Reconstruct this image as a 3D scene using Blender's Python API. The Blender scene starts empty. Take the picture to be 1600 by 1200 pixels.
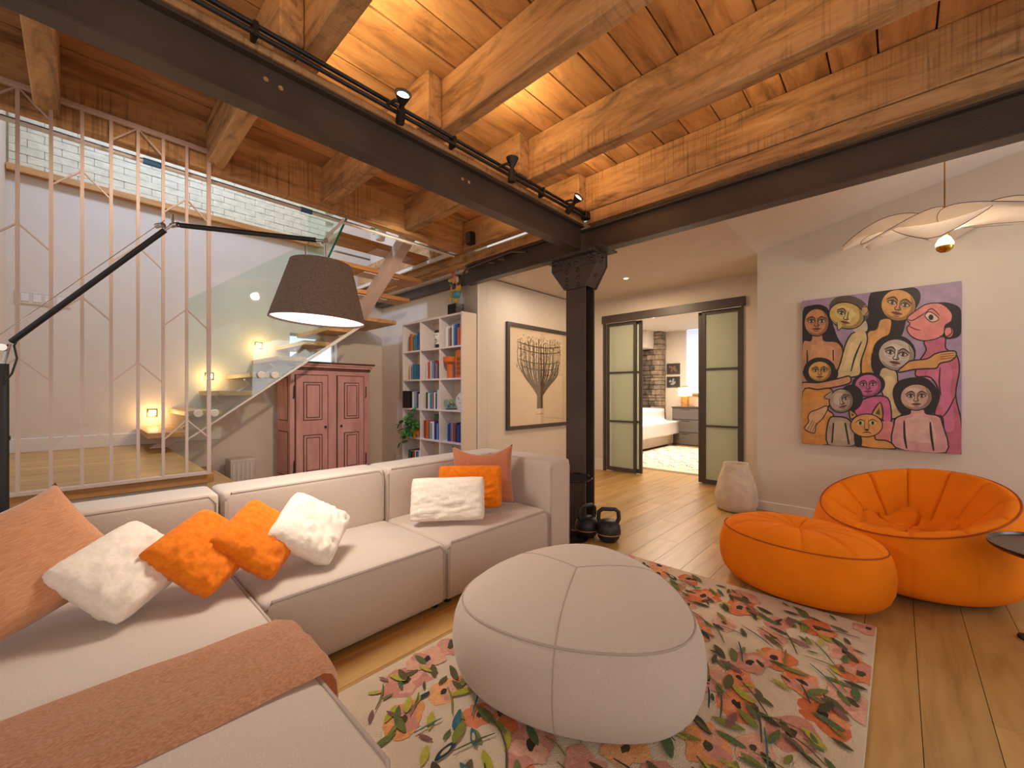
import bpy, bmesh, math, random
from mathutils import Vector, Matrix, noise

random.seed(7)
SC = bpy.context.scene
COL = SC.collection
R = math.radians

# ------------------------------------------------------------------ camera
cam_d = bpy.data.cameras.new('camera')
cam_d.sensor_fit = 'HORIZONTAL'
cam_d.sensor_width = 36.0
cam_d.lens = 36.0 * 641.0 / 1600.0
cam_d.shift_y = 14.0 / 1600.0
cam_d.clip_start = 0.05
cam = bpy.data.objects.new('camera', cam_d)
COL.objects.link(cam)
cam.location = (0, 0, 1.2)
cam.rotation_euler = (R(90), 0, R(43.3 - 90))
SC.camera = cam

# ------------------------------------------------------------------ world, exposure
w = bpy.data.worlds.new('world'); SC.world = w
w.use_nodes = True
bg = w.node_tree.nodes['Background']
bg.inputs[0].default_value = (1.0, 0.95, 0.89, 1)
bg.inputs[1].default_value = 0.62
SC.view_settings.view_transform = 'Standard'
SC.view_settings.look = 'None'
SC.view_settings.gamma = 1.0
SC.view_settings.use_curve_mapping = False
SC.view_settings.exposure = 0.25
SC.cycles.max_bounces = 7
SC.cycles.diffuse_bounces = 4
SC.cycles.glossy_bounces = 3
SC.cycles.transmission_bounces = 6
SC.cycles.transparent_max_bounces = 10


def light(name, kind, loc, power, color=(1, 1, 1), target=None, size=None, size_y=None, spot=None, blend=0.5, radius=None):
    d = bpy.data.lights.new(name, kind)
    d.energy = power; d.color = color
    if kind == 'AREA':
        d.shape = 'RECTANGLE' if size_y else 'SQUARE'
        d.size = size or 1.0
        if size_y: d.size_y = size_y
    if kind == 'SPOT':
        d.spot_size = R(spot or 60); d.spot_blend = blend
    if radius is not None and kind in ('SPOT', 'POINT'):
        d.shadow_soft_size = radius
    o = bpy.data.objects.new(name, d); COL.objects.link(o)
    o.location = loc
    if target is not None:
        o.rotation_euler = (Vector(target) - Vector(loc)).to_track_quat('-Z', 'Y').to_euler()
    return o


WARM = (1.0, 0.72, 0.45); SOFT = (1.0, 0.87, 0.72); COOL = (0.72, 0.84, 1.0); YEL = (1.0, 0.74, 0.36)
# added area lights, unseen: stair daylight, behind the camera, and to its right
light('assumed_stair_daylight', 'AREA', (0.1, 4.7, 4.7), 58, (0.50, 0.66, 1.0), (3.25, 4.6, 1.2), .35)  # unseen cool area light, assumed daylight added to brighten the bookcase; no window modelled
light('added_rear_fill', 'AREA', (-0.9, -2.4, 1.9), 20, (1.0, 0.91, 0.80), (1.5, 1.6, 0.8), 2.6, 1.8)  # unseen area light added behind the camera as fill; no window modelled
light('added_side_fill', 'AREA', (4.2, -2.9, 1.9), 26, (0.93, 0.95, 1.0), (4.0, 0.4, 1.4), 1.8, 1.6)  # unseen area light added at the right as fill; no window modelled
# assumed skylight over the stair well, an unseen area light added as daylight
light('assumed_skylight_light', 'AREA', (1.7, 5.0, 4.9), 20, (0.80, 0.88, 1.0), (1.7, 4.9, 0.0), 2.2, 1.6)
# added fill spots, the passage downlight, then added passage and bedroom area lights
light('added_fill_spot', 'SPOT', (1.9, 2.6, 2.70), 110, (1.0, .80, .60), (2.5, 5.6, 1.1), spot=75, blend=.8, radius=.05)  # unseen spot, added to brighten and warm the armoire corner
light('added_fill_spot', 'SPOT', (0.3, 2.6, 2.70), 22, (1.0, .80, .60), (0.5, 5.8, 1.2), spot=80, blend=.8, radius=.05)  # weaker unseen spot, added to warm the stair wall
light('passage_downlight', 'AREA', (4.75, 2.5, 2.60), 20, WARM, (4.75, 2.5, 0), 0.3)
light('passage_downlight', 'AREA', (3.9, 3.1, 2.60), 7, SOFT, (3.9, 3.1, 0), 0.3)  # unseen area light added beside the downlight; no fitting here
light('added_bedroom_fill', 'AREA', (7.8, 3.3, 2.66), 110, (1.0, 0.86, 0.70), (7.8, 3.3, 0), 1.4)  # unseen area light added to brighten the bedroom


# ------------------------------------------------------------------ helpers
def lin(c):
    out = []
    for v in c[:3]:
        v = v / 255.0
        out.append(v / 12.92 if v <= 0.04045 else ((v + 0.055) / 1.055) ** 2.4)
    return tuple(out) + (1.0,)


def nodes(name):
    m = bpy.data.materials.new(name); m.use_nodes = True
    nt = m.node_tree
    return m, nt, nt.nodes['Principled BSDF']


def N(nt, t, **kw):
    n = nt.nodes.new(t)
    for k, v in kw.items():
        if k in n.inputs: n.inputs[k].default_value = v
        else: setattr(n, k, v)
    return n


def ramp(nt, stops):
    r = nt.nodes.new('ShaderNodeValToRGB')
    e = r.color_ramp.elements
    e[0].position = stops[0][0]; e[0].color = stops[0][1]
    e[1].position = stops[-1][0]; e[1].color = stops[-1][1]
    for p, c in stops[1:-1]:
        x = e.new(p); x.color = c
    return r


def coords(nt, scale=(1, 1, 1), rand=0.0, kind='Object'):
    tc = nt.nodes.new('ShaderNodeTexCoord')
    mp = nt.nodes.new('ShaderNodeMapping')
    mp.inputs['Scale'].default_value = scale
    if rand:
        oi = nt.nodes.new('ShaderNodeObjectInfo')
        vm = nt.nodes.new('ShaderNodeVectorMath'); vm.operation = 'MULTIPLY_ADD'
        nt.links.new(oi.outputs['Random'], vm.inputs[0])
        vm.inputs[1].default_value = (rand, rand * 1.7, rand * 0.6)
        nt.links.new(tc.outputs[kind], vm.inputs[2])
        nt.links.new(vm.outputs[0], mp.inputs['Vector'])
    else:
        nt.links.new(tc.outputs[kind], mp.inputs['Vector'])
    return mp


def mat(name, rgb, rough=0.6, metal=0.0, var=0.08, nscale=6.0, bump=0.0, bscale=80.0, emit=None, estr=0.0, sheen=0.0, spec=0.5, coat=0.0, stretch=(1, 1, 1)):
    """plain material with a slight procedural mottling and optional bump"""
    m, nt, b = nodes(name)
    c = lin(rgb)
    mp = coords(nt, stretch)
    n = N(nt, 'ShaderNodeTexNoise', Scale=nscale, Detail=4.0)
    nt.links.new(mp.outputs[0], n.inputs['Vector'])
    lo = tuple(max(0, x * (1 - var)) for x in c[:3]) + (1,)
    hi = tuple(min(1, x * (1 + var)) for x in c[:3]) + (1,)
    r = ramp(nt, [(0.3, lo), (0.7, hi)])
    nt.links.new(n.outputs['Fac'], r.inputs[0]); nt.links.new(r.outputs[0], b.inputs['Base Color'])
    b.inputs['Roughness'].default_value = rough; b.inputs['Metallic'].default_value = metal
    b.inputs['Specular IOR Level'].default_value = spec
    if sheen: b.inputs['Sheen Weight'].default_value = sheen
    if coat: b.inputs['Coat Weight'].default_value = coat
    if bump:
        n2 = N(nt, 'ShaderNodeTexNoise', Scale=bscale, Detail=5.0)
        nt.links.new(mp.outputs[0], n2.inputs['Vector'])
        bp = N(nt, 'ShaderNodeBump', Strength=bump, Distance=0.01)
        nt.links.new(n2.outputs['Fac'], bp.inputs['Height']); nt.links.new(bp.outputs[0], b.inputs['Normal'])
    if emit:
        b.inputs['Emission Color'].default_value = lin(emit); b.inputs['Emission Strength'].default_value = estr
    return m


def wood(name, dark, mid, light_, axis='x', rough=0.55, scale=1.0, stain=0.5, saw=0.0, grain=9.0, rand=13.0, bump=0.25, tone=0.0):
    """sawn timber: stretched grain along the axis, knots and stains, saw marks across"""
    m, nt, b = nodes(name)
    s = {'x': (1, grain, grain), 'y': (grain, 1, grain), 'z': (grain, grain, 1)}[axis]
    mp = coords(nt, tuple(v * scale for v in s), rand)
    mp2 = coords(nt, tuple((v ** 0.45) * scale for v in s), rand)
    n1 = N(nt, 'ShaderNodeTexNoise', Scale=1.6, Detail=7.0, Roughness=0.62, Distortion=0.6)
    nt.links.new(mp.outputs[0], n1.inputs['Vector'])
    r1 = ramp(nt, [(0.28, lin(dark)), (0.47, lin(mid)), (0.72, lin(light_))])
    nt.links.new(n1.outputs['Fac'], r1.inputs[0])
    n2 = N(nt, 'ShaderNodeTexNoise', Scale=2.0, Detail=8.0, Roughness=0.72, Distortion=1.2)
    nt.links.new(mp2.outputs[0], n2.inputs['Vector'])
    r2 = ramp(nt, [(0.50, (0, 0, 0, 1)), (0.72, (1, 1, 1, 1))])
    nt.links.new(n2.outputs['Fac'], r2.inputs[0])
    mul = N(nt, 'ShaderNodeMath', operation='MULTIPLY'); mul.inputs[1].default_value = stain
    nt.links.new(r2.outputs[0], mul.inputs[0])
    mx = N(nt, 'ShaderNodeMix', data_type='RGBA')
    nt.links.new(mul.outputs[0], mx.inputs['Factor'])
    nt.links.new(r1.outputs[0], mx.inputs[6]); mx.inputs[7].default_value = lin(tuple(v * 0.55 for v in dark))
    col = mx.outputs[2]
    height = n1.outputs['Fac']
    if saw:
        mp3 = coords(nt, {'x': (70, 2, 2), 'y': (2, 70, 2), 'z': (2, 2, 70)}[axis], rand)
        n3 = N(nt, 'ShaderNodeTexNoise', Scale=1.0, Detail=2.0)
        nt.links.new(mp3.outputs[0], n3.inputs['Vector'])
        n4 = N(nt, 'ShaderNodeTexNoise', Scale=1.1, Detail=2.0)
        nt.links.new(mp2.outputs[0], n4.inputs['Vector'])
        r3 = ramp(nt, [(0.50, (0, 0, 0, 1)), (0.66, (1, 1, 1, 1))])
        nt.links.new(n3.outputs['Fac'], r3.inputs[0])
        r4 = ramp(nt, [(0.45, (0, 0, 0, 1)), (0.6, (1, 1, 1, 1))])
        nt.links.new(n4.outputs['Fac'], r4.inputs[0])
        m1 = N(nt, 'ShaderNodeMath', operation='MULTIPLY')
        nt.links.new(r3.outputs[0], m1.inputs[0]); nt.links.new(r4.outputs[0], m1.inputs[1])
        m2 = N(nt, 'ShaderNodeMath', operation='MULTIPLY'); m2.inputs[1].default_value = saw
        nt.links.new(m1.outputs[0], m2.inputs[0])
        mx2 = N(nt, 'ShaderNodeMix', data_type='RGBA')
        nt.links.new(m2.outputs[0], mx2.inputs['Factor']); nt.links.new(col, mx2.inputs[6])
        mx2.inputs[7].default_value = lin(tuple(v * 0.5 for v in dark))
        col = mx2.outputs[2]
    if tone:
        oi = nt.nodes.new('ShaderNodeObjectInfo')
        mr = N(nt, 'ShaderNodeMapRange'); mr.inputs[3].default_value = 1 - tone; mr.inputs[4].default_value = 1 + tone
        nt.links.new(oi.outputs['Random'], mr.inputs[0])
        vm = N(nt, 'ShaderNodeVectorMath', operation='SCALE')
        nt.links.new(col, vm.inputs[0]); nt.links.new(mr.outputs[0], vm.inputs['Scale'])
        col = vm.outputs[0]
    nt.links.new(col, b.inputs['Base Color'])
    b.inputs['Roughness'].default_value = rough
    bp = N(nt, 'ShaderNodeBump', Strength=bump, Distance=0.01)
    nt.links.new(height, bp.inputs['Height']); nt.links.new(bp.outputs[0], b.inputs['Normal'])
    return m


def weave(name, rgb, rgb2, scale=260.0, stretch=(1, 1, 1), rough=0.9, bump=0.4, sheen=0.3):
    m, nt, b = nodes(name)
    mp = coords(nt, stretch)
    n = N(nt, 'ShaderNodeTexNoise', Scale=scale, Detail=2.0)
    nt.links.new(mp.outputs[0], n.inputs['Vector'])
    r = ramp(nt, [(0.35, lin(rgb2)), (0.65, lin(rgb))])
    nt.links.new(n.outputs['Fac'], r.inputs[0]); nt.links.new(r.outputs[0], b.inputs['Base Color'])
    b.inputs['Roughness'].default_value = rough; b.inputs['Sheen Weight'].default_value = sheen
    b.inputs['Specular IOR Level'].default_value = 0.2
    bp = N(nt, 'ShaderNodeBump', Strength=bump, Distance=0.004)
    nt.links.new(n.outputs['Fac'], bp.inputs['Height']); nt.links.new(bp.outputs[0], b.inputs['Normal'])
    return m


def glass(name, rgb=(244, 252, 248), alpha=0.12, rough=0.02):
    m, nt, b = nodes(name)
    out = nt.nodes['Material Output']
    tr = N(nt, 'ShaderNodeBsdfTransparent'); tr.inputs[0].default_value = lin(rgb)
    gl = N(nt, 'ShaderNodeBsdfGlossy'); gl.inputs['Roughness'].default_value = rough
    fr = N(nt, 'ShaderNodeLayerWeight'); fr.inputs[0].default_value = 0.12
    mr = N(nt, 'ShaderNodeMath', operation='MULTIPLY_ADD'); mr.inputs[1].default_value = 0.35; mr.inputs[2].default_value = alpha * 0.35
    nt.links.new(fr.outputs['Facing'], mr.inputs[0])
    mx = N(nt, 'ShaderNodeMixShader')
    nt.links.new(mr.outputs[0], mx.inputs[0]); nt.links.new(tr.outputs[0], mx.inputs[1]); nt.links.new(gl.outputs[0], mx.inputs[2])
    nt.links.new(mx.outputs[0], out.inputs['Surface'])
    return m


def tinted(name, rough=0.5):
    """takes its colour from the object's own colour"""
    m, nt, b = nodes(name)
    oi = nt.nodes.new('ShaderNodeObjectInfo')
    mp = coords(nt, (1, 1, 1), 3.0)
    n = N(nt, 'ShaderNodeTexNoise', Scale=30.0, Detail=2.0)
    nt.links.new(mp.outputs[0], n.inputs['Vector'])
    mr = N(nt, 'ShaderNodeMapRange'); mr.inputs[1].default_value = 0.3; mr.inputs[2].default_value = 0.7
    mr.inputs[3].default_value = 0.75; mr.inputs[4].default_value = 1.2
    nt.links.new(n.outputs['Fac'], mr.inputs[0])
    vm = N(nt, 'ShaderNodeVectorMath', operation='SCALE')
    nt.links.new(oi.outputs['Color'], vm.inputs[0]); nt.links.new(mr.outputs[0], vm.inputs['Scale'])
    nt.links.new(vm.outputs[0], b.inputs['Base Color'])
    b.inputs['Roughness'].default_value = rough
    return m


def painted(name, rough=0.6, bump=0.1, bscale=150.0, var=0.15, vs=14.0):
    """colour from the mesh's colour layer (flat print / tufts), brushed by noise"""
    m, nt, b = nodes(name)
    at = N(nt, 'ShaderNodeAttribute', attribute_name='paint')
    mp = coords(nt)
    n = N(nt, 'ShaderNodeTexNoise', Scale=vs, Detail=5.0)
    nt.links.new(mp.outputs[0], n.inputs['Vector'])
    mr = N(nt, 'ShaderNodeMapRange'); mr.inputs[1].default_value = 0.3; mr.inputs[2].default_value = 0.7
    mr.inputs[3].default_value = 1 - var; mr.inputs[4].default_value = 1 + var
    nt.links.new(n.outputs['Fac'], mr.inputs[0])
    vm = N(nt, 'ShaderNodeVectorMath', operation='SCALE')
    nt.links.new(at.outputs['Color'], vm.inputs[0]); nt.links.new(mr.outputs[0], vm.inputs['Scale'])
    nt.links.new(vm.outputs[0], b.inputs['Base Color'])
    b.inputs['Roughness'].default_value = rough
    n2 = N(nt, 'ShaderNodeTexNoise', Scale=bscale, Detail=3.0)
    nt.links.new(mp.outputs[0], n2.inputs['Vector'])
    bp = N(nt, 'ShaderNodeBump', Strength=bump, Distance=0.01)
    nt.links.new(n2.outputs['Fac'], bp.inputs['Height']); nt.links.new(bp.outputs[0], b.inputs['Normal'])
    return m


def obj(name, bm, m, parent=None, smooth=False, color=None, kind=None):
    if isinstance(bm, bpy.types.Mesh): me = bm
    else:
        bmesh.ops.recalc_face_normals(bm, faces=bm.faces[:])
        me = bpy.data.meshes.new(name); bm.to_mesh(me); bm.free()
        if smooth:
            me.polygons.foreach_set('use_smooth', [True] * len(me.polygons))
            if smooth != 'all':
                me.set_sharp_from_angle(angle=R(smooth if not isinstance(smooth, bool) else 40))
        if m: me.materials.append(m)
    o = bpy.data.objects.new(name, me); COL.objects.link(o)
    if parent is not None: o.parent = parent
    if color: o.color = color
    if kind: o['kind'] = kind
    return o


def tag(o, label, cat, group=None):
    o['label'] = label; o['category'] = cat
    if group: o['group'] = group
    return o


def thing(name, label, cat, loc=(0, 0, 0), rz=0.0, group=None):
    o = bpy.data.objects.new(name, None); COL.objects.link(o)
    o.location = loc; o.rotation_euler = (0, 0, rz); o.empty_display_size = 0.1
    return tag(o, label, cat, group)


def struct(name, bm, m, parent=None, smooth=False):
    return obj(name, bm, m, parent, smooth, kind='structure')


def B(): return bmesh.new()


def bx(bm, x0, x1, y0, y1, z0, z1):
    v = [bm.verts.new((x, y, z)) for x in (x0, x1) for y in (y0, y1) for z in (z0, z1)]
    for f in ((0, 1, 3, 2), (4, 6, 7, 5), (0, 4, 5, 1), (2, 3, 7, 6), (0, 2, 6, 4), (1, 5, 7, 3)):
        bm.faces.new([v[i] for i in f])
    return v


def box(x0, x1, y0, y1, z0, z1, bev=0.0, seg=1):
    bm = B(); bx(bm, x0, x1, y0, y1, z0, z1)
    if bev:
        bmesh.ops.bevel(bm, geom=bm.edges[:], offset=bev, segments=seg, affect='EDGES', profile=0.5)
    return bm


def addbox(bm, x0, x1, y0, y1, z0, z1, bev=0.0, seg=1):
    t = box(x0, x1, y0, y1, z0, z1, bev, seg); merge(bm, t); return bm


def merge(bm, t, mtx=None):
    if mtx is not None: t.transform(mtx)
    me = bpy.data.meshes.new('tmp'); t.to_mesh(me); t.free(); bm.from_mesh(me); bpy.data.meshes.remove(me)
    return bm


def tube(bm, pts, r, seg=8, caps=True, radii=None, closed=False):
    pts = [Vector(p) for p in pts]; rings = []
    n = len(pts)
    ref = None
    for i, p in enumerate(pts):
        if closed: d = (pts[(i + 1) % n] - pts[i - 1]).normalized()
        else: d = (pts[min(i + 1, n - 1)] - pts[max(i - 1, 0)]).normalized()
        if ref is None or abs(ref.dot(d)) > 0.98:
            ref = Vector((0, 0, 1)) if abs(d.z) < 0.9 else Vector((1, 0, 0))
        a = d.cross(ref).normalized(); b = d.cross(a).normalized(); ref = a.cross(d).normalized()
        rr = radii[i] if radii else r
        rings.append([bm.verts.new(p + (a * math.cos(t) + b * math.sin(t)) * rr) for t in [2 * math.pi * k / seg for k in range(seg)]])
    m = n if closed else n - 1
    for i in range(m):
        q, s = rings[i], rings[(i + 1) % n]
        for k in range(seg):
            bm.faces.new((q[k], q[(k + 1) % seg], s[(k + 1) % seg], s[k]))
    if caps and not closed:
        bm.faces.new(rings[0]); bm.faces.new(rings[-1][::-1])
    return bm


def lathe(bm, prof, c=(0, 0, 0), seg=24, warp=None):
    rings = []
    for r, z in prof:
        if r < 1e-5: rings.append([bm.verts.new((c[0], c[1], c[2] + z))])
        else:
            rr = []
            for k in range(seg):
                t = 2 * math.pi * k / seg; q = r * (warp(t, z) if warp else 1)
                rr.append(bm.verts.new((c[0] + q * math.cos(t), c[1] + q * math.sin(t), c[2] + z)))
            rings.append(rr)
    for a, b in zip(rings, rings[1:]):
        for k in range(seg):
            k2 = (k + 1) % seg
            if len(a) == 1 and len(b) == 1: continue
            if len(a) == 1: bm.faces.new((a[0], b[k2], b[k]))
            elif len(b) == 1: bm.faces.new((a[k], a[k2], b[0]))
            else: bm.faces.new((a[k], a[k2], b[k2], b[k]))
    return bm


def prism(bm, pts, a0, a1, axis='x'):
    """polygon in the two other axes extruded along an axis"""
    def P(u, v, a): return {'x': (a, u, v), 'y': (u, a, v), 'z': (u, v, a)}[axis]
    A = [bm.verts.new(P(u, v, a0)) for u, v in pts]; C = [bm.verts.new(P(u, v, a1)) for u, v in pts]
    bm.faces.new(A); bm.faces.new(C[::-1])
    for i in range(len(pts)):
        j = (i + 1) % len(pts); bm.faces.new((A[i], C[i], C[j], A[j]))
    return bm


def dup(root, loc=None, rz=None, label=None):
    r = root.copy(); COL.objects.link(r)
    if loc is not None: r.location = loc
    if rz is not None: r.rotation_euler = (0, 0, rz)
    if label: r['label'] = label
    for ch in list(root.children):
        c = ch.copy(); COL.objects.link(c); c.parent = r
        for g in ch.children:
            d = g.copy(); COL.objects.link(d); d.parent = c
    return r


class Paint:
    """flat coloured shapes laid one over another on a plane (print, paint or tufts)"""
    def __init__(s, P, step=0.00006, thick=0.0):
        s.V = []; s.F = []; s.C = []; s.P = P; s.k = 0; s.step = step
    def poly(s, pts, c):
        s.k += 1; h = s.k * s.step; b = len(s.V)
        s.V += [s.P(u, v, h) for u, v in pts]
        s.F.append(list(range(b, b + len(pts)))); s.C.append(lin(c))
    def smooth(s, pts, c, n=4):
        s.poly(catmull(pts, n), c)
    def ell(s, cx, cy, rx, ry, c, rot=0.0, n=22, wob=0.0, seed=0):
        ct, st = math.cos(R(rot)), math.sin(R(rot)); q = []
        for i in range(n):
            t = 2 * math.pi * i / n
            k = 1 + (wob * noise.noise(Vector((math.cos(t) * 1.7 + seed, math.sin(t) * 1.7, seed * 0.37))) if wob else 0)
            x, y = rx * k * math.cos(t), ry * k * math.sin(t)
            q.append((cx + x * ct - y * st, cy + x * st + y * ct))
        s.poly(q, c)
    def line(s, pts, w_, c, n=4, closed=False):
        p = catmull(pts, n, closed) if len(pts) > 2 else pts
        L = []; Rr = []
        m = len(p)
        for i, (x, y) in enumerate(p):
            a = p[i - 1] if (i or closed) else p[0]; b_ = p[(i + 1) % m] if (i < m - 1 or closed) else p[-1]
            dx, dy = b_[0] - a[0], b_[1] - a[1]; d = math.hypot(dx, dy) or 1
            k = w_ / 2 * (1.0 if closed else (0.45 + 0.55 * math.sin(math.pi * (i + .5) / m)))
            L.append((x - dy / d * k, y + dx / d * k)); Rr.append((x + dy / d * k, y - dx / d * k))
        s.k += 1; h = s.k * s.step; b = len(s.V)
        s.V += [s.P(u, v, h) for u, v in L] + [s.P(u, v, h) for u, v in Rr]
        for i in range(m if closed else m - 1):
            j = (i + 1) % m
            s.F.append([b + i, b + j, b + m + j, b + m + i]); s.C.append(lin(c))
    def build(s, name, m, parent=None):
        me = bpy.data.meshes.new(name); me.from_pydata(s.V, [], s.F); me.update()
        at = me.attributes.new('paint', 'FLOAT_COLOR', 'FACE')
        for i, c in enumerate(s.C): at.data[i].color = c
        me.materials.append(m)
        o = bpy.data.objects.new(name, me); COL.objects.link(o)
        if parent is not None: o.parent = parent
        return o


def catmull(p, n=4, closed=True):
    out = []; m = len(p)
    rng = range(m) if closed else range(m - 1)
    for i in rng:
        p0 = p[i - 1] if (closed or i > 0) else p[0]; p1 = p[i]; p2 = p[(i + 1) % m]
        p3 = p[(i + 2) % m] if (closed or i + 2 < m) else p[-1]
        for k in range(n):
            t = k / n; t2 = t * t; t3 = t2 * t
            out.append(tuple(0.5 * (2 * p1[a] + (p2[a] - p0[a]) * t + (2 * p0[a] - 5 * p1[a] + 4 * p2[a] - p3[a]) * t2 + (-p0[a] + 3 * p1[a] - 3 * p2[a] + p3[a]) * t3) for a in (0, 1)))
    if not closed: out.append(p[-1])
    return out


# ------------------------------------------------------------------ materials
M = {}
M['wall'] = mat('wall_paint', (216, 203, 188), 0.85, var=0.02, bump=0.03, bscale=40)
M['ceil'] = mat('ceiling_paint', (216, 206, 194), 0.9, var=0.02)
M['trim'] = mat('trim_paint', (222, 214, 204), 0.6, var=0.02)
M['brick'] = mat('cream_painted_brick', (216, 210, 184), 0.85, var=0.10, nscale=14, bump=1.0, bscale=22)
M['mortar'] = mat('cream_mortar', (206, 199, 172), 0.9, var=0.1, bump=0.4)
M['joist'] = wood('rough_sawn_joist', (122, 86, 52), (194, 148, 98), (216, 174, 126), 'y', 0.75, stain=0.7, saw=0.4, bump=0.5, tone=0.08)
M['joistx'] = wood('rough_sawn_timber', (124, 86, 52), (194, 148, 98), (214, 170, 122), 'x', 0.75, stain=0.6, saw=0.4, bump=0.5, tone=0.08)
M['cplank'] = wood('ceiling_board_wood', (126, 86, 50), (192, 138, 88), (216, 166, 114), 'x', 0.75, stain=0.65, grain=6, bump=0.4, tone=0.18)
M['floor'] = wood('oak_floor_board', (160, 118, 58), (184, 142, 80), (200, 160, 100), 'x', 0.36, stain=0.10, grain=8, bump=0.04, tone=0.09)
M['seam'] = mat('floor_joint', (110, 72, 38), 0.8)
M['oak'] = wood('oak_stair_tread', (150, 100, 48), (188, 140, 82), (208, 162, 104), 'y', 0.5, stain=0.15, bump=0.08)
M['oakx'] = wood('oak_edge', (150, 98, 44), (184, 130, 70), (204, 152, 90), 'x', 0.5, stain=0.15, bump=0.08)
M['steel'] = mat('black_painted_steel', (74, 62, 56), 0.40, var=0.2, nscale=3, bump=0.25, bscale=120, spec=0.5)
M['steelg'] = mat('grey_painted_steel', (84, 82, 82), 0.45, var=0.1)
M['black'] = mat('matt_black', (26, 25, 26), 0.5)
M['blackg'] = mat('gloss_black', (24, 22, 22), 0.18)
M['iron'] = mat('cast_iron', (38, 36, 38), 0.45, bump=0.2, bscale=100)
M['white'] = mat('white_metal', (204, 178, 164), 0.45, var=0.02)
M['chrome'] = mat('polished_aluminium', (190, 186, 184), 0.25, 1.0)
M['brass'] = mat('polished_brass', (200, 150, 60), 0.15, 1.0)
M['sofa'] = weave('greige_sofa_fabric', (206, 188, 172), (192, 173, 158), 420, rough=0.95, bump=0.15)
M['pipe'] = mat('sofa_piping', (176, 158, 146), 0.9, var=0.03)
M['terra'] = weave('terracotta_woven_fabric', (208, 148, 108), (190, 126, 86), 26, (1, 12, 12), bump=0.35)
M['terra2'] = weave('rust_linen', (196, 122, 86), (172, 100, 66), 120, (1, 3, 3), bump=0.4)
M['fluffw'] = weave('cream_faux_fur', (240, 224, 206), (232, 214, 196), 55, bump=0.45, sheen=0.4)
M['fluffo'] = weave('orange_faux_fur', (230, 124, 18), (218, 108, 12), 50, bump=0.45, sheen=0.1)
M['throw'] = weave('copper_knit', (238, 184, 142), (212, 150, 110), 110, (1, 2.5, 1), bump=0.25)
M['orange'] = mat('orange_velvet', (238, 126, 14), 0.85, var=0.08, nscale=4, bump=0.15, bscale=60, spec=0.15)
M['orseam'] = mat('orange_seam', (168, 74, 6), 0.9)
M['pink'] = wood('rose_painted_cupboard', (176, 124, 122), (200, 146, 142), (212, 160, 154), 'z', 0.5, stain=0.1, grain=5, bump=0.1)
M['pinkd'] = mat('worn_brown_edge', (92, 54, 36), 0.6, var=0.3, nscale=20)
M['shelf'] = mat('white_laminate', (218, 208, 208), 0.4, var=0.01)
M['shelfe'] = mat('cream_laminate', (220, 200, 180), 0.5, var=0.01)
M['book'] = tinted('book_cover', 0.45)
M['paper'] = mat('book_pages', (226, 218, 200), 0.8)
M['leaf'] = mat('pothos_leaf', (60, 118, 50), 0.4, var=0.3, nscale=9)
M['leaf2'] = mat('bright_leaf', (90, 190, 40), 0.4, var=0.2)
M['clay'] = mat('rough_clay', (206, 186, 164), 0.9, var=0.12, nscale=12, bump=1.0, bscale=10)
M['terrapot'] = mat('orange_pot', (206, 106, 30), 0.5)
M['frost'] = mat('frosted_glass', (224, 226, 212), 0.35, var=0.02, spec=0.5, coat=0.6)
_nt = M['frost'].node_tree; _t = _nt.nodes.new('ShaderNodeBsdfTranslucent'); _t.inputs[0].default_value = lin((226, 232, 214)); _m = _nt.nodes.new('ShaderNodeMixShader'); _m.inputs[0].default_value = .55
_nt.links.new(_nt.nodes['Principled BSDF'].outputs[0], _m.inputs[1]); _nt.links.new(_t.outputs[0], _m.inputs[2]); _nt.links.new(_m.outputs[0], _nt.nodes['Material Output'].inputs[0])
M['dark'] = mat('dark_bronze_frame', (74, 64, 58), 0.4, var=0.05)
M['duvet'] = mat('white_duvet', (236, 230, 226), 0.9, var=0.02, bump=0.2, bscale=8)
M['bedb'] = mat('beige_bed_base', (196, 180, 166), 0.9, bump=0.1)
M['dresser'] = mat('grey_dresser', (100, 92, 88), 0.5, var=0.03)
M['stone'] = mat('rubble_stone', (96, 84, 72), 0.9, var=0.6, nscale=9, bump=0.8, bscale=20)
M['stone2'] = mat('pale_rubble_stone', (142, 124, 106), 0.9, var=0.4, nscale=9, bump=0.8, bscale=20)
M['glass'] = glass('clear_glass')
M['gedge'] = mat('green_glass_edge', (20, 120, 80), 0.2)
M['lampshade'] = mat('dark_brown_parchment_shade', (118, 98, 86), 0.8, var=0.25, nscale=120, bump=0.2, bscale=200)
M['glow'] = mat('lit_diffuser', (255, 246, 236), 0.5, emit=(255, 244, 230), estr=1.6)
M['glowsm'] = mat('lit_lens', (255, 240, 214), 0.5, emit=(255, 232, 196), estr=6)
M['shadeglow'] = mat('lit_lampshade', (255, 226, 180), 0.6, emit=(255, 226, 176), estr=2.2)
M['window'] = mat('daylit_window', (225, 240, 255), 0.4, emit=(205, 228, 248), estr=1.0)
M['blind'] = mat('daylit_blind', (214, 226, 244), 0.7, emit=(190, 208, 240), estr=0.55)
M['glazing'] = glass('picture_glazing', (255, 254, 252))
M['piermortar'] = mat('pier_mortar', (92, 80, 68), 0.9, var=.3)
M['rivet'] = mat('steel_rivet', (58, 48, 44), 0.35)
M['paint'] = painted('oil_paint', 0.5, 0.15)
M['rug'] = painted('tufted_wool', 0.95, 0.9, 220, 0.12, 60)
M['print'] = painted('printed_ink', 0.5, 0.0)
M['switch'] = mat('white_switch', (205, 196, 186), 0.4)
M['blue'] = mat('blue_wrap', (60, 110, 150), 0.6)
M['tag'] = mat('copper_ring', (170, 110, 80), 0.4)


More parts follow.
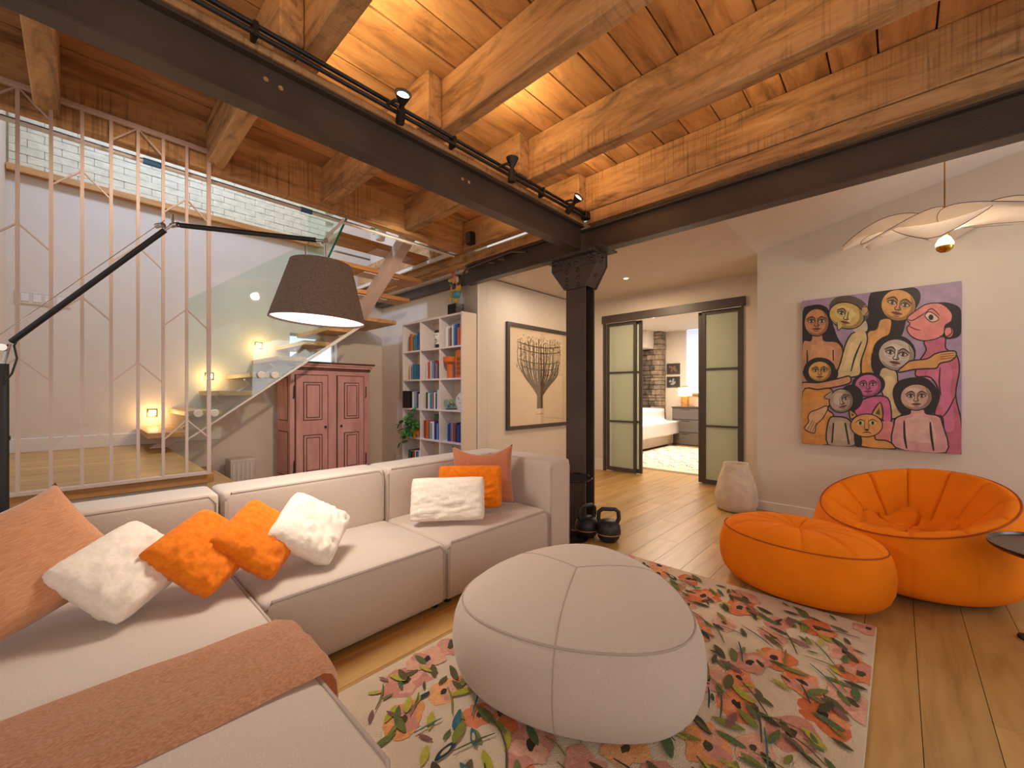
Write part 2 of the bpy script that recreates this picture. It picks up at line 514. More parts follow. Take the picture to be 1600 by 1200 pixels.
# ------------------------------------------------------------------ setting: floors
fl = struct('floor', box(-2.2, 10.4, -3.2, 6.1, -0.12, -0.012), M['seam'])
random.seed(3)
PW = 0.19
def inside(x0, x1, y0, y1):
    if x1 < 0.4 and y1 > 0.9: return False
    if x0 > 5.7: return y0 > 1.0 and y1 < 5.9
    return x0 < 5.8
npl = 0
for j in range(int(9.2 / PW)):
    y0 = -3.1 + j * PW
    x = -2.0 - random.random() * 1.6
    while x < 10.3:
        L = 2.0 + random.random() * 0.9
        x0, x1 = max(x, -2.1), min(x + L, 10.3)
        x += L
        if x1 - x0 < 0.1: continue
        if y0 > 3.7 and x0 > 5.0 and x0 < 5.5: pass
        if x0 < 0.6 and x1 < 2.6 and y0 > 2.4: continue
        if x0 > 3.4 and x1 < 5.7 and y0 > 3.8: continue
        if y0 < 0.9 and x0 > 4.9: continue
        bm = box(x0 + .0012, x1 - .0012, y0 + .0012, y0 + PW - .0012, -0.012, 0.0)
        obj('floor_plank', bm, M['floor'], fl); npl += 1

# raised platform with steps
pf = struct('platform_floor', box(-0.9, 0.63, 3.56, 6.02, 0.0, 0.61), M['wall'])
for i in range(17):
    y0 = 3.56 + i * 0.145
    obj('floor_plank', box(-0.9, 0.64, y0 + .001, min(y0 + .144, 6.0), 0.61, 0.64), M['floor'], pf)
obj('nosing', box(-0.9, 0.66, 3.50, 3.56, 0.575, 0.64, 0.004), M['oakx'], pf)
obj('riser', box(-0.9, 0.63, 3.54, 3.56, 0.0, 0.575), M['wall'], pf)
st = struct('platform_step', box(0.66, 0.93, 3.62, 5.3, 0.0, 0.39), M['wall'])
obj('step_board', box(0.645, 0.95, 3.60, 5.3, 0.39, 0.43, 0.004), M['oak'], st)
st2 = struct('platform_step', box(0.96, 1.22, 3.62, 5.0, 0.0, 0.175), M['wall'])
obj('step_board', box(0.955, 1.24, 3.60, 5.0, 0.175, 0.215, 0.004), M['oak'], st2)

# ------------------------------------------------------------------ setting: walls
UPZ = 5.1
wb = B()
# back wall Y=6, with a window hole at X 1.98-2.62, z 1.42-2.02
for a in ((-0.6, 1.98, 0, 3.26), (2.62, 3.5, 0, 3.26), (1.98, 2.62, 0, 1.42), (1.98, 2.62, 2.02, 3.26)):
    bx(wb, a[0], a[1], 6.0, 6.18, a[2], a[3])
wallb = struct('wall_back', wb, M['wall'])
bx_ = B(); bx(bx_, -0.6, 3.5, 6.10, 6.18, 3.26, UPZ)
wallbu = struct('wall_back_upper', bx_, M['mortar'])
# painted bricks in the upper part, courses above the oak ledge
random.seed(5)
for r_ in range(9):
    z0 = 3.32 + r_ * 0.075
    x = -0.44 - (r_ % 2) * 0.11
    while x < 3.2:
        if x + .2 < 2.6:
            d = random.random() * 0.006
            obj('brick', box(max(x, -.44) + .001, x + .224, 6.06 - d, 6.10, z0 + .0007, z0 + .0743, 0.004), M['brick'], wallbu)
        x += 0.225
bt = B(); bx(bt, -0.6, 3.5, 6.02, 6.10, 3.98, UPZ)
obj('plaster_field', bt, M['brick'], wallbu)
obj('plaster_pier', box(2.6, 3.34, 6.02, 6.10, 3.30, 3.99), M['wall'], wallbu)
tr = struct('trim_1', box(-0.445, 2.35, 5.93, 6.03, 3.25, 3.315, 0.003), M['oakx'])
struct('wall_left', box(-0.62, -0.45, 3.6, 6.0, 0, UPZ), M['wall'])
struct('wall_bookcase', box(3.34, 3.5, 3.725, 6.1, 0, UPZ), M['wall'])
struct('wall_picture', box(3.502, 5.618, 3.725, 3.87, 0, 2.63), M['wall'])
wd = B()
bx(wd, 5.62, 5.74, 3.33, 3.87, 0, 2.7); bx(wd, 5.62, 5.74, 0.9, 1.39, 0, 2.7); bx(wd, 5.62, 5.74, 1.39, 3.33, 2.36, 2.7)
struct('wall_door', wd, M['wall'])
wr = B(); bx(wr, 4.835, 5.62, -3.2, 1.065, 0, 4.2)
struct('wall_right', wr, M['wall'])
struct('baseboard_right', box(4.82, 4.835, -3.2, 1.075, 0, 0.09, 0.003), M['trim'])
struct('baseboard_back', box(-0.45, 1.2, 5.982, 6.0, 0.64, 0.77, 0.003), M['trim'])
struct('baseboard_left', box(-0.45, -0.435, 3.6, 5.98, 0.64, 0.77, 0.003), M['trim'])
struct('baseboard_door', box(5.604, 5.62, 3.34, 3.72, 0, 0.17, 0.003), M['trim'])
struct('baseboard_picture', box(3.35, 5.60, 3.71, 3.725, 0, 0.17, 0.003), M['trim'])
struct('trim_2', box(3.335, 3.36, 3.715, 3.74, 0, 2.62), M['trim'])
# low ceiling of the passage, sloped ceiling to its right
struct('ceiling_passage', box(3.16, 5.74, 1.067, 6.0, 2.645, 2.75), M['ceil'])
sl = B(); prism(sl, [(1.067, 2.645), (-3.2, 2.645 + 4.267 * .21), (-3.2, 2.745 + 4.267 * .21), (1.067, 2.745)], 3.16, 5.0, 'x')
struct('ceiling_slope', sl, M['ceil'])
# upper storey
struct('wall_upper_right', box(3.16, 3.34, 3.6, 6.1, 2.86, UPZ), M['wall'])
cu = B(); bx(cu, -0.62, 0.9, 3.2, 6.2, UPZ, UPZ + .1); bx(cu, 2.6, 3.4, 3.2, 6.2, UPZ, UPZ + .1); bx(cu, .9, 2.6, 3.2, 4.3, UPZ, UPZ + .1); bx(cu, .9, 2.6, 5.7, 6.2, UPZ, UPZ + .1)  # opening over the stair well is assumed, to let in daylight
struct('ceiling_upper', cu, M['ceil'])
struct('wall_upper_front', box(-0.62, 3.34, 2.9, 3.0, 3.95, UPZ), M['wall'])

# window in the back wall
w1 = struct('window_1', box(1.98, 2.62, 6.14, 6.16, 1.42, 2.02), M['window'])
fr = B()
for a in ((1.98, 2.62, 1.42, 1.45), (1.98, 2.62, 1.99, 2.02), (1.98, 2.01, 1.45, 1.99), (2.59, 2.62, 1.45, 1.99)):
    bx(fr, a[0], a[1], 6.10, 6.14, a[2], a[3])
obj('window_frame', fr, M['trim'], w1)

# ------------------------------------------------------------------ ceiling: boards, joists
ce = struct('ceiling', box(-2.2, 3.2, -3.2, 3.62, 3.115, 3.2), M['seam'])
random.seed(11)
y = -3.1
while y < 3.6:
    wv = 0.17 + random.random() * 0.08
    y1 = min(y + wv, 3.6)
    cut = random.choice([0.78, 1.55, 2.33])
    for a, b_ in ((-2.1, cut), (cut, 3.15)):
        dz = random.random() * .006
        obj('ceiling_board', box(a + .002, b_ - .002, y + .004, y1 - .004, 3.08 + dz, 3.112, 0.002), M['cplank'], ce)
    y = y1 + 0.0005
JX = [-1.62, -0.84, -0.06, 0.72, 1.50, 2.29, 3.04]
for i, x in enumerate(JX):
    obj('joist', box(x, x + .10, -3.1, 2.16, 2.78, 3.079, 0.006), M['joist'], ce)
    if x > -1.0 and x < 3.0:
        obj('joist', box(x - .105, x - .003, 1.985, 3.50, 2.785, 3.079, 0.006), M['joist'], ce)
obj('joist', box(2.935, 3.037, 1.985, 5.98, 2.785, 3.079, 0.006), M['joist'], ce)
obj('rim_board', box(-0.9, 2.93, 3.501, 3.59, 2.755, 3.09, 0.004), M['joistx'], ce)
obj('stairwell_board', box(3.0, 3.10, 3.60, 5.99, 2.70, 2.784, 0.004), M['joist'], ce)
obj('ledger', box(-2.1, 3.03, 1.99, 2.15, 2.664, 2.70, 0.003), M['joistx'], ce)
obj('ledger', box(3.05, 3.19, -3.1, 1.98, 2.672, 2.775, 0.003), M['joist'], ce)
obj('ledger', box(3.05, 3.15, 2.21, 5.9, 2.672, 2.775, 0.003), M['joist'], ce)
obj('stairwell_trim', box(2.905, 2.93, 3.60, 5.98, 2.76, 2.80), M['trim'], ce)

# ------------------------------------------------------------------ steel frame
def ibeam(name, label, x0, x1, y0, y1, z0, z1, along, tf=0.014, tw=0.012):
    t = thing(name, label, 'steel beam')
    if along == 'x':
        c = (y0 + y1) / 2
        obj('flange', box(x0, x1, y0, y1, z0, z0 + tf, .002), M['steel'], t)
        obj('flange', box(x0, x1, y0, y1, z1 - tf, z1, .002), M['steel'], t)
        obj('web', box(x0, x1, c - tw / 2, c + tw / 2, z0 + tf, z1 - tf), M['steel'], t)
    else:
        c = (x0 + x1) / 2
        obj('flange', box(x0, x1, y0, y1, z0, z0 + tf, .002), M['steel'], t)
        obj('flange', box(x0, x1, y0, y1, z1 - tf, z1, .002), M['steel'], t)
        obj('web', box(c - tw / 2, c + tw / 2, y0, y1, z0 + tf, z1 - tf), M['steel'], t)
    return t


mb = ibeam('steel_beam', 'long black steel I-beam running from upper left to the column head', -2.1, 3.05, 2.0, 2.095, 2.440, 2.660, 'x')
hole_me = None
for hx, hz in ((0.575, 2.590), (0.635, 2.583), (1.70, 2.575), (1.755, 2.575)):
    hb = B(); lathe(hb, [(0, .0), (.009, 0), (.011, .002)], (0, 0, 0), 12)
    hb.transform(Matrix.Rotation(R(90), 4, 'X'))
    h = obj('web_hole', hb, M['joistx'], mb); h.location = (hx, 2.041, hz)
rb = ibeam('steel_beam', 'black steel I-beam between the column head and the upper right corner', 3.055, 3.155, -3.1, 2.10, 2.425, 2.640, 'y')
lb = ibeam('steel_beam', 'black steel beam left of the column running behind the bookcase figure', 3.055, 3.155, 2.105, 3.62, 2.445, 2.660, 'y')
gb = thing('steel_beam', 'grey painted steel beam above the bookcase under the stair opening', 'steel beam')
obj('flange', box(3.22, 3.335, 3.66, 5.98, 2.545, 2.56, .002), M['steelg'], gb)
obj('web', box(3.225, 3.25, 3.66, 5.98, 2.56, 2.73), M['steelg'], gb)
obj('flange', box(3.20, 3.335, 3.66, 5.98, 2.73, 2.745, .002), M['steel'], gb)
# angle iron bracket fixed to the beam left of the column
an = B()
tube(an, [(3.035, 3.72, 2.455), (3.03, 3.58, 2.60), (3.03, 2.86, 2.635), (3.03, 2.66, 2.585)], 0.014, 6)
sb = obj('angle_bracket', an, M['steel'], lb)
for yy in (3.05, 3.2):
    k = B(); tube(k, [(3.03, yy, 2.60), (3.03, yy - .10, 2.575)], .012, 6); obj('cut_stub', k, M['steel'], lb)

cl = thing('steel_column', 'riveted black steel column with gusset head standing beside the sofa', 'column', (0, 0, 0))
obj('flange', box(3.05, 3.066, 1.996, 2.20, 0.02, 2.43, .002), M['steel'], cl)
obj('flange', box(3.19, 3.206, 1.996, 2.20, 0.02, 2.43, .002), M['steel'], cl)
obj('web', box(3.066, 3.19, 2.09, 2.105, 0.02, 2.43), M['steel'], cl)
obj('base_plate', box(3.0, 3.26, 1.95, 2.25, 0.0, 0.02, .003), M['steel'], cl)
gp = [(1.875, 2.43), (1.875, 2.315), (1.985, 2.13), (2.21, 2.13), (2.35, 2.315), (2.35, 2.43)]
for x in (3.033, 3.207):
    g_ = B(); prism(g_, gp, x, x + .016, 'x'); obj('gusset_plate', g_, M['steel'], cl)
g2 = B(); prism(g2, [(1.88, 2.43), (1.88, 2.315), (1.99, 2.14), (2.01, 2.15), (1.90, 2.32), (1.90, 2.43)], 3.05, 3.206, 'x'); obj('side_plate', g2, M['steel'], cl)
g3 = B(); prism(g3, [(2.345, 2.43), (2.345, 2.315), (2.21, 2.14), (2.20, 2.16), (2.325, 2.32), (2.325, 2.43)], 3.05, 3.206, 'x'); obj('side_plate', g3, M['steel'], cl)
obj('seam_strip', box(3.0315, 3.033, 1.878, 2.347, 2.312, 2.318), M['black'], cl)
obj('cap_plate', box(2.98, 3.26, 1.80, 2.46, 2.43, 2.446, .002), M['steel'], cl)
obj('seat_angle', box(2.97, 3.05, 1.86, 2.42, 2.405, 2.43, .002), M['steel'], cl)
rv = B(); lathe(rv, [(0, .015), (.011, .013), (.018, .006), (.020, 0)], (0, 0, 0), 10)
rv.transform(Matrix.Rotation(R(-90), 4, 'Y'))
r0 = obj('rivet', rv, M['rivet'], cl, True)
spots = [(2.32, 2.36), (2.25, 2.345), (2.16, 2.345), (2.08, 2.35), (1.92, 2.35), (2.30, 2.40), (1.95, 2.395), (1.90, 2.395), (2.02, 2.395),
         (2.18, 2.285), (2.06, 2.285), (2.18, 2.22), (2.06, 2.22), (2.18, 2.16), (2.06, 2.16), (2.24, 2.395)]
for i, (y, z) in enumerate(spots):
    o = r0 if i == 0 else r0.copy()
    if i: COL.objects.link(o)
    o.location = (3.033, y, z)
for x, y, z in ((3.09, 1.88, 2.39), (3.15, 1.88, 2.37), (3.12, 1.88, 2.33), (3.12, 1.93, 2.23)):
    o = r0.copy(); COL.objects.link(o); o.location = (x, y, z); o.rotation_euler = (0, 0, R(90))
for x, y in ((3.01, 1.9), (3.01, 2.0), (3.01, 2.12), (3.01, 2.3)):
    o = r0.copy(); COL.objects.link(o); o.location = (x - .04, y, 2.418)

# ------------------------------------------------------------------ track lights
tk = thing('light_track', 'thin black double conduit track running along the long beam', 'light track')
for y, z in ((1.955, 2.735), (1.945, 2.695)):
    b_ = B(); tube(b_, [(-2.0, y, z), (2.98, y, z)], 0.011, 8); obj('conduit', b_, M['black'], tk, True)
for x in (0.5, 1.55, 2.4):
    obj('clip', box(x, x + .02, 1.935, 1.99, 2.68, 2.745, .002), M['black'], tk)
obj('end_cap', box(2.96, 3.03, 1.925, 1.985, 2.69, 2.75, .006, 2), M['blackg'], tk)


def spot(loc, aim, label, tilt):
    t = thing('spotlight', label, 'spotlight', loc, 0, 'spotlights on the beam track')
    b = B(); tube(b, [(0, 0, 0), (-0.03, .02, .01), (-.045, .078, .005)], .009, 6); obj('arm', b, M['black'], t)
    d = Vector(aim).normalized()
    q = d.to_track_quat('Z', 'Y').to_matrix().to_4x4()
    b = B(); lathe(b, [(0, -.105), (.024, -.105), (.024, -.03), (.014, -.025), (.014, -.01), (.034, .03), (.042, .05), (.038, .05), (.03, .034)], (0, 0, 0), 18)
    b.transform(q); obj('body', b, M['black'], t, True)
    b = B(); lathe(b, [(0, .044), (.030, .040)], (0, 0, 0), 16); b.transform(q); obj('lens', b, M['glowsm'], t)
    return t


spot((1.155, 1.87, 2.70), (-.25, -.55, .28), 'black track spotlight nearest the camera, its lit lens tipped up', 0)
spot((1.985, 1.87, 2.71), (0.0, -0.05, 1), 'black track spotlight in the middle of the long beam, hanging upright', 0)
spot((2.70, 1.86, 2.71), (-.12, -.6, .35), 'black track spotlight closest to the steel column', 0)
# unseen warm up-lighters, assumed from the glow on the boards between the joists
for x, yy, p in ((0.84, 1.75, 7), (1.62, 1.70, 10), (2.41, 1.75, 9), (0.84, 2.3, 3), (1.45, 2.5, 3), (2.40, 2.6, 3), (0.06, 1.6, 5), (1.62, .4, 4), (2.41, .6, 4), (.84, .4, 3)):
    light('assumed_joist_uplight', 'AREA', (x + .06, yy, 2.80), p * .55, YEL, (x + .10, yy, 3.1), .05, .3)

# small black speaker on the corner of the stair opening
sp = thing('wall_speaker', 'small black box speaker on the joist corner above the stairwell', 'speaker')
obj('cabinet', box(2.86, 2.93, 3.30, 3.38, 2.79, 2.92, .006, 2), M['black'], sp)
obj('grille', box(2.853, 2.861, 3.308, 3.372, 2.80, 2.91, .002), M['steelg'], sp)

# conduit under the rim board
cd = thing('electric_conduit', 'pale conduit with thin cable and blue wraps under the rim board', 'conduit')
b = B(); tube(b, [(-0.44, 3.63, 2.735), (2.90, 3.63, 2.735)], .018, 8); obj('pipe', b, M['trim'], cd, True)
b = B(); tube(b, [(-0.44, 3.612, 2.74), (2.90, 3.612, 2.74)], .003, 5); obj('cable', b, M['black'], cd, True)
for x in (0.30, 1.28):
    b = B(); tube(b, [(x, 3.63, 2.735), (x + .09, 3.63, 2.735)], .022, 8); obj('blue_wrap', b, M['blue'], cd, True)

# ------------------------------------------------------------------ screen on the platform
sc_ = thing('metal_screen', 'white metal balustrade screen with chevron bars along the platform edge', 'railing', (0, 3.46, 0.64))
PX = [-.46 + .1205 * i for i in range(10)]
YB = 3.46
for i, x in enumerate(PX):
    h = .011 if i == 9 else .008
    obj('baluster', box(x - h, x + h, YB - h - 3.46 + .0, YB + h - 3.46, 0.02, 2.86 - .64 if i < 9 else 2.93 - .64), M['white'], sc_)
obj('top_rail', box(-.47, .632, -.013, .013, 2.845 - .64, 2.875 - .64, .003), M['white'], sc_)
obj('bottom_rail', box(-.47, .632, -.011, .011, 0.0, 0.024, .003), M['white'], sc_)
def chev(x, z):
    for s in (-1, 1):
        b = B()
        x1 = x + s * .1205
        w_ = .0055
        prism(b, [(x + s * .006, z - .64 + w_), (x1, z - .12 - .64 + w_), (x1, z - .12 - .64 - w_), (x + s * .006, z - .64 - w_)], -.006, .006, 'y')
        obj('chevron_bar', b, M['white'], sc_)
for i, x in enumerate(PX):
    if i in (0, 1, 3, 5, 7, 9): pass
sets = {2: 0, 6: 0, 4: 1, 8: 1, 0: 1}
for i, k in sets.items():
    zz = (2.845, 2.112, 1.385) if k == 0 else (2.487, 1.752, 1.015)
    for z in zz: chev(PX[i], z) if i > 0 else None

# ------------------------------------------------------------------ stair
stc = thing('staircase', 'open oak staircase with white steel stringers rising behind the screen', 'staircase')
RI, RU = .195, .27
for i in range(7):
    x0, z1 = .444 + RU * i, .833 + RI * i
    obj('tread', box(x0, x0 + .30, 4.97, 5.985, z1 - .052, z1, .004), M['oak'], stc)
    b = B(); prism(b, [(x0 + .06, z1 - .055), (x0 + .26, z1 - .055), (x0 + .26, z1 - .07), (x0 + .16, z1 - .17), (x0 + .06, z1 - .07)], 5.40, 5.47, 'y')
    obj('tread_bracket', b, M['white'], stc)
obj('landing', box(2.335, 3.05, 5.08, 5.985, 2.15, 2.20, .004), M['oak'], stc)
for j in range(6):
    y1 = 4.85 - .29 * j; z1 = 2.46 + .2 * j
    obj('tread', box(1.84, 3.05, y1 - .10, y1 + .20, z1 - .05, z1, .004), M['oakx'], stc)
    obj('tread_plate', box(2.28, 2.74, y1 - .06, y1 + .15, z1 - .064, z1 - .052), M['white'], stc)
b = B(); prism(b, [(.50, .645), (.62, .645), (2.60, 2.07), (2.60, 2.14), (2.46, 2.14)], 5.42, 5.50, 'y'); obj('stringer', b, M['white'], stc)
b = B(); prism(b, [(5.25, 2.14), (5.02, 2.14), (3.35, 3.22), (3.35, 3.37)], 2.44, 2.56, 'x'); obj('stringer', b, M['white'], stc)
# glass balustrade of the lower flight, on round standoffs
gl = thing('glass_balustrade', 'clear glass balustrade panel fixed to the lower stair treads', 'balustrade')
b = B(); prism(b, [(.72, .76), (.72, 2.09), (2.02, 3.08), (2.02, 1.735)], 4.93, 4.945, 'y'); obj('glass_panel', b, M['glass'], gl)
b = B(); prism(b, [(.72, .745), (.72, .76), (2.02, 1.735), (2.02, 1.705)], 4.925, 4.95, 'y'); obj('bottom_channel', b, M['trim'], gl)
b = B(); prism(b, [(2.02, 1.705), (2.02, 1.745), (2.45, 2.06), (2.45, 2.02)], 4.925, 4.95, 'y'); obj('bottom_channel', b, M['trim'], gl)
b = B(); lathe(b, [(0, .022), (.018, .022), (.022, .018), (.022, 0), (0, 0)], (0, 0, 0), 14); b.transform(Matrix.Rotation(R(90), 4, 'X'))
s0 = obj('standoff', b, M['trim'], gl, True)
n = 0
for i in (1, 3):
    for dx in (.09, .22):
        o = s0 if n == 0 else s0.copy()
        if n: COL.objects.link(o)
        n += 1
        o.scale = (1.7, 1.3, 1.7); o.location = (.444 + RU * i + dx, 4.93, .833 + RI * i - .026)
gl2 = thing('glass_balustrade', 'glass panel with green edge beside the upper stair flight', 'balustrade')
b = B(); prism(b, [(4.37, 2.62), (3.98, 2.885), (3.66, 3.10), (3.66, 4.0), (4.9, 3.2), (4.9, 2.26)], 1.805, 1.82, 'x'); obj('glass_panel', b, M['glass'], gl2)
b = B(); prism(b, [(4.9, 2.26), (3.66, 3.10), (3.66, 3.092), (4.9, 2.252)], 1.803, 1.822, 'x'); obj('glass_edge', b, M['gedge'], gl2)
# warm step lights in the wall
for i, (x, z, lb_) in enumerate(((.573, .98, 'lowest small square step light glowing low on the stair wall'),
                                 (1.088, 1.40, 'middle small square step light glowing on the stair wall'),
                                 (1.606, 1.81, 'highest small square step light glowing on the stair wall'))):
    t = thing('step_light', lb_, 'wall light', (x, 5.998, z), 0, 'step lights along the stair')
    obj('frame', box(-.045, .045, -.006, 0, -.045, .045, .003), M['brass'], t)
    obj('lens', box(-.03, .03, -.009, -.006, -.025, .03), M['glowsm'], t)
    light('step_lamp', 'POINT', (x, 5.9, z - .02), 2.2, (1, .62, .22), radius=.03)
# switches
sw = thing('light_switch', 'white four-gang light switch plate on the wall behind the screen', 'light switch', (-.22, 5.998, 2.10))
obj('plate', box(-.18, .18, -.008, 0, -.06, .06, .004), M['switch'], sw)
for i in range(4):
    obj('rocker', box(-.14 + .075 * i, -.14 + .075 * i + .05, -.013, -.008, -.035, .035, .002), M['trim'], sw)
# white heater box and black tray on the floor past the steps
ht = thing('white_heater', 'small white ribbed heater box on the floor under the stair', 'heater', (1.33, 5.75, 0))
obj('casing', box(-.11, .15, -.12, .12, 0, .42, .012, 2), M['switch'], ht)
for i in range(5): obj('rib', box(-.085 + .045 * i, -.07 + .045 * i, -.128, -.12, .05, .38), M['trim'], ht)
bt_ = box(.98, 1.17, 5.45, 5.85, 0.0, .20, .02, 2)
tag(obj('storage_bin', bt_, M['black']), 'low black bin tucked behind the platform step', 'bin')

# green plant upstairs seen through the stair opening
pl = thing('potted_plant', 'bright green leafy plant high up behind the upper stair treads', 'plant', (2.44, 4.42, 2.99))
def leafmesh(nm, L, W_):
    b = B()
    for s in (-1, 1):
        a = [b.verts.new(p) for p in ((0, 0, 0), (L * .3, s * W_ * .9, .004), (L * .65, s * W_, .0), (L, 0, -.012), (L * .5, 0, -.004))]
        b.faces.new(a if s > 0 else a[::-1])
    bmesh.ops.remove_doubles(b, verts=b.verts[:], dist=.0001)
    me = bpy.data.meshes.new(nm); b.to_mesh(me); b.free(); return me
lm = leafmesh('leaf', .075, .022); lm.materials.append(M['leaf2'])
b = B(); lathe(b, [(0, 0), (.05, 0), (.065, .1), (.055, .1), (0, .09)], (0, 0, 0), 14); obj('pot', b, M['trim'], pl, True)
for i in range(22):
    o = bpy.data.objects.new('leaf', lm); COL.objects.link(o); o.parent = pl
    o.location = (random.uniform(-.07, .06), random.uniform(-.06, .06), random.uniform(.07, .2)); o.rotation_euler = (random.uniform(-.6, .6), random.uniform(-.9, .7), random.random() * 6.28)

# ------------------------------------------------------------------ sofa
sf = thing('sectional_sofa', 'large greige fabric corner sofa with piped edges and chaise', 'sofa')


def cushion_block(name, x0, x1, y0, y1, z0, z1, puff=(.01, .01, .018), bev=.035, parent=None, face='z', m='sofa'):
    """upholstered block: rounded edges, gently swollen faces"""
    b = B(); bx(b, x0, x1, y0, y1, z0, z1)
    bmesh.ops.bevel(b, geom=b.edges[:], offset=bev, segments=4, affect='EDGES', profile=0.6)
    big = [e for e in b.edges if e.calc_length() > .12]
    bmesh.ops.subdivide_edges(b, edges=big, cuts=9, use_grid_fill=True)
    c = Vector(((x0 + x1) / 2, (y0 + y1) / 2, (z0 + z1) / 2)); hx, hy, hz = (x1 - x0) / 2, (y1 - y0) / 2, (z1 - z0) / 2
    for v in b.verts:
        u = ((v.co.x - c.x) / hx, (v.co.y - c.y) / hy, (v.co.z - c.z) / hz)
        k = [max(0, 1 - t * t) for t in u]
        v.co.x += puff[0] * u[0] * k[1] * k[2]; v.co.y += puff[1] * u[1] * k[0] * k[2]; v.co.z += puff[2] * u[2] * (k[0] * k[1]) ** .6
        v.co += Vector((1, 1, 1)) * noise.noise(v.co * 5) * .0015
    return obj(name, b, M[m], parent, 'all')


def piping(pts, parent, r=.008, m='pipe', closed=False):
    b = B(); tube(b, pts, r, 6, closed=closed); return obj('piping', b, M[m], parent, True)


SZ, SY0, SY1 = .355, 1.84, 2.50
XS = [.50, 1.42, 2.345]
for i in range(2):
    x0, x1 = XS[i] + .004, XS[i + 1] - .004
    s = cushion_block('seat', x0, x1, SY0, SY1, .03, SZ, (.004, .012, .022), parent=sf)
    e = .012
    piping([(x0 + e, SY0 + .005, .05), (x0 + e, SY0 + .002, SZ - .035), (x0 + .04, SY0 + .008, SZ - .004), (x1 - .04, SY0 + .008, SZ - .004), (x1 - e, SY0 + .002, SZ - .035), (x1 - e, SY0 + .005, .05)], s)
# chaise running towards the camera
ch = cushion_block('chaise_seat', -.50, .497, .78, 2.50, .03, SZ, (.012, .012, .02), parent=sf)
piping([(.49, 2.4, SZ - .006), (.492, 1.9, SZ - .006), (.492, .86, SZ - .006), (.46, .795, SZ - .01), (.3, .79, SZ - .006), (-.45, .79, SZ - .006)], ch)
# backrests
for x0, x1 in ((-.50, .496), (.504, 1.416), (1.424, 2.6)):
    s = cushion_block('backrest', x0, x1, 2.50, 2.76, .03, .695, (.002, .006, .008), parent=sf)
    piping([(x0 + .014, 2.505, .36), (x0 + .014, 2.503, .645), (x0 + .045, 2.507, .682), (x1 - .045, 2.507, .682), (x1 - .014, 2.503, .645), (x1 - .014, 2.505, .36)], s)
    piping([(x0 + .014, 2.754, .05), (x0 + .014, 2.756, .645), (x0 + .045, 2.752, .682), (x1 - .045, 2.752, .682), (x1 - .014, 2.756, .645), (x1 - .014, 2.754, .05)], s)
ar = cushion_block('armrest', 2.352, 2.60, SY0 - .005, 2.495, .03, .70, (.004, .006, .008), parent=sf)
for x in (2.366, 2.586):
    piping([(x, SY0 + .002, .05), (x, SY0 - .001, .65), (x + (.02 if x < 2.4 else -.02), SY0 + .006, .688), (x + (.01 if x < 2.4 else -.01), SY0 + .05, .694), (x, 2.48, .694)], ar)
for x, y in ((.55, 1.9), (1.38, 1.9), (1.47, 1.9), (2.54, 1.9), (2.54, 2.70), (.45, .9), (-.45, .9)):
    b = B(); lathe(b, [(0, 0), (.02, 0), (.022, .035), (0, .035)], (x, y, 0), 12); obj('foot', b, M['black'], sf, True)


def pillow(name, label, loc, w_, h_, th, spin, tilt, yaw, m, seed=0, fuzzy=0.004, sag=.0, group=None):
    """scatter cushion: closed pillow surface with pinched corners, creases and a seam"""
    n = 26; b = B()
    rows = {}
    for side in (1, -1):
        for i in range(n + 1):
            for j in range(n + 1):
                u = -1 + 2 * i / n; v = -1 + 2 * j / n
                edge = i in (0, n) or j in (0, n)
                if side == -1 and edge: rows[(side, i, j)] = rows[(1, i, j)]; continue
                pin = 1 - .07 * (1 - abs(v) ** 2.0) * abs(u) ** 2 ; pin2 = 1 - .07 * (1 - abs(u) ** 2.0) * abs(v) ** 2
                x = u * w_ / 2 * pin; z = v * h_ / 2 * pin2
                rc = 1 - (.10 if fuzzy > .002 else .0) * (abs(u) * abs(v)) ** 3
                x *= rc; z *= rc
                k = max(0, (1 - u ** 4)) ** .5 * max(0, (1 - v ** 4)) ** .5
                d = th / 2 * k ** .8
                q = Vector((u * 1.5 + seed * 3.1, v * 1.5, seed))
                d *= 1 + .15 * noise.noise(q)
                # creases fanning from the lower edge
                d += (.013 if fuzzy > .002 else .006) * k * (abs(noise.noise(Vector((u * 2.0 + seed + v * 1.5, v * 6.5 - u * 2, seed + 4)))) * 2 - .5) * (1.1 - v)
                z += sag * (1 - u * u) * (1 if v > 0 else 0) * -v
                wv = noise.noise(Vector((u * 9, v * 9, seed))) * fuzzy
                rows[(side, i, j)] = b.verts.new((x + wv, -side * d + wv, z))
    for side in (1, -1):
        for i in range(n):
            for j in range(n):
                f = [rows[(side, i, j)], rows[(side, i + 1, j)], rows[(side, i + 1, j + 1)], rows[(side, i, j + 1)]]
                b.faces.new(f if side > 0 else f[::-1])
    o = obj(name, b, M[m], None, 'all')
    o.matrix_world = Matrix.Translation(loc) @ Matrix.Rotation(R(yaw), 4, 'Z') @ Matrix.Rotation(R(-tilt), 4, 'X') @ Matrix.Rotation(R(spin), 4, 'Y')
    if group: o['group'] = group
    tag(o, label, 'cushion'); o['group'] = 'scatter cushions on the sofa'
    return o


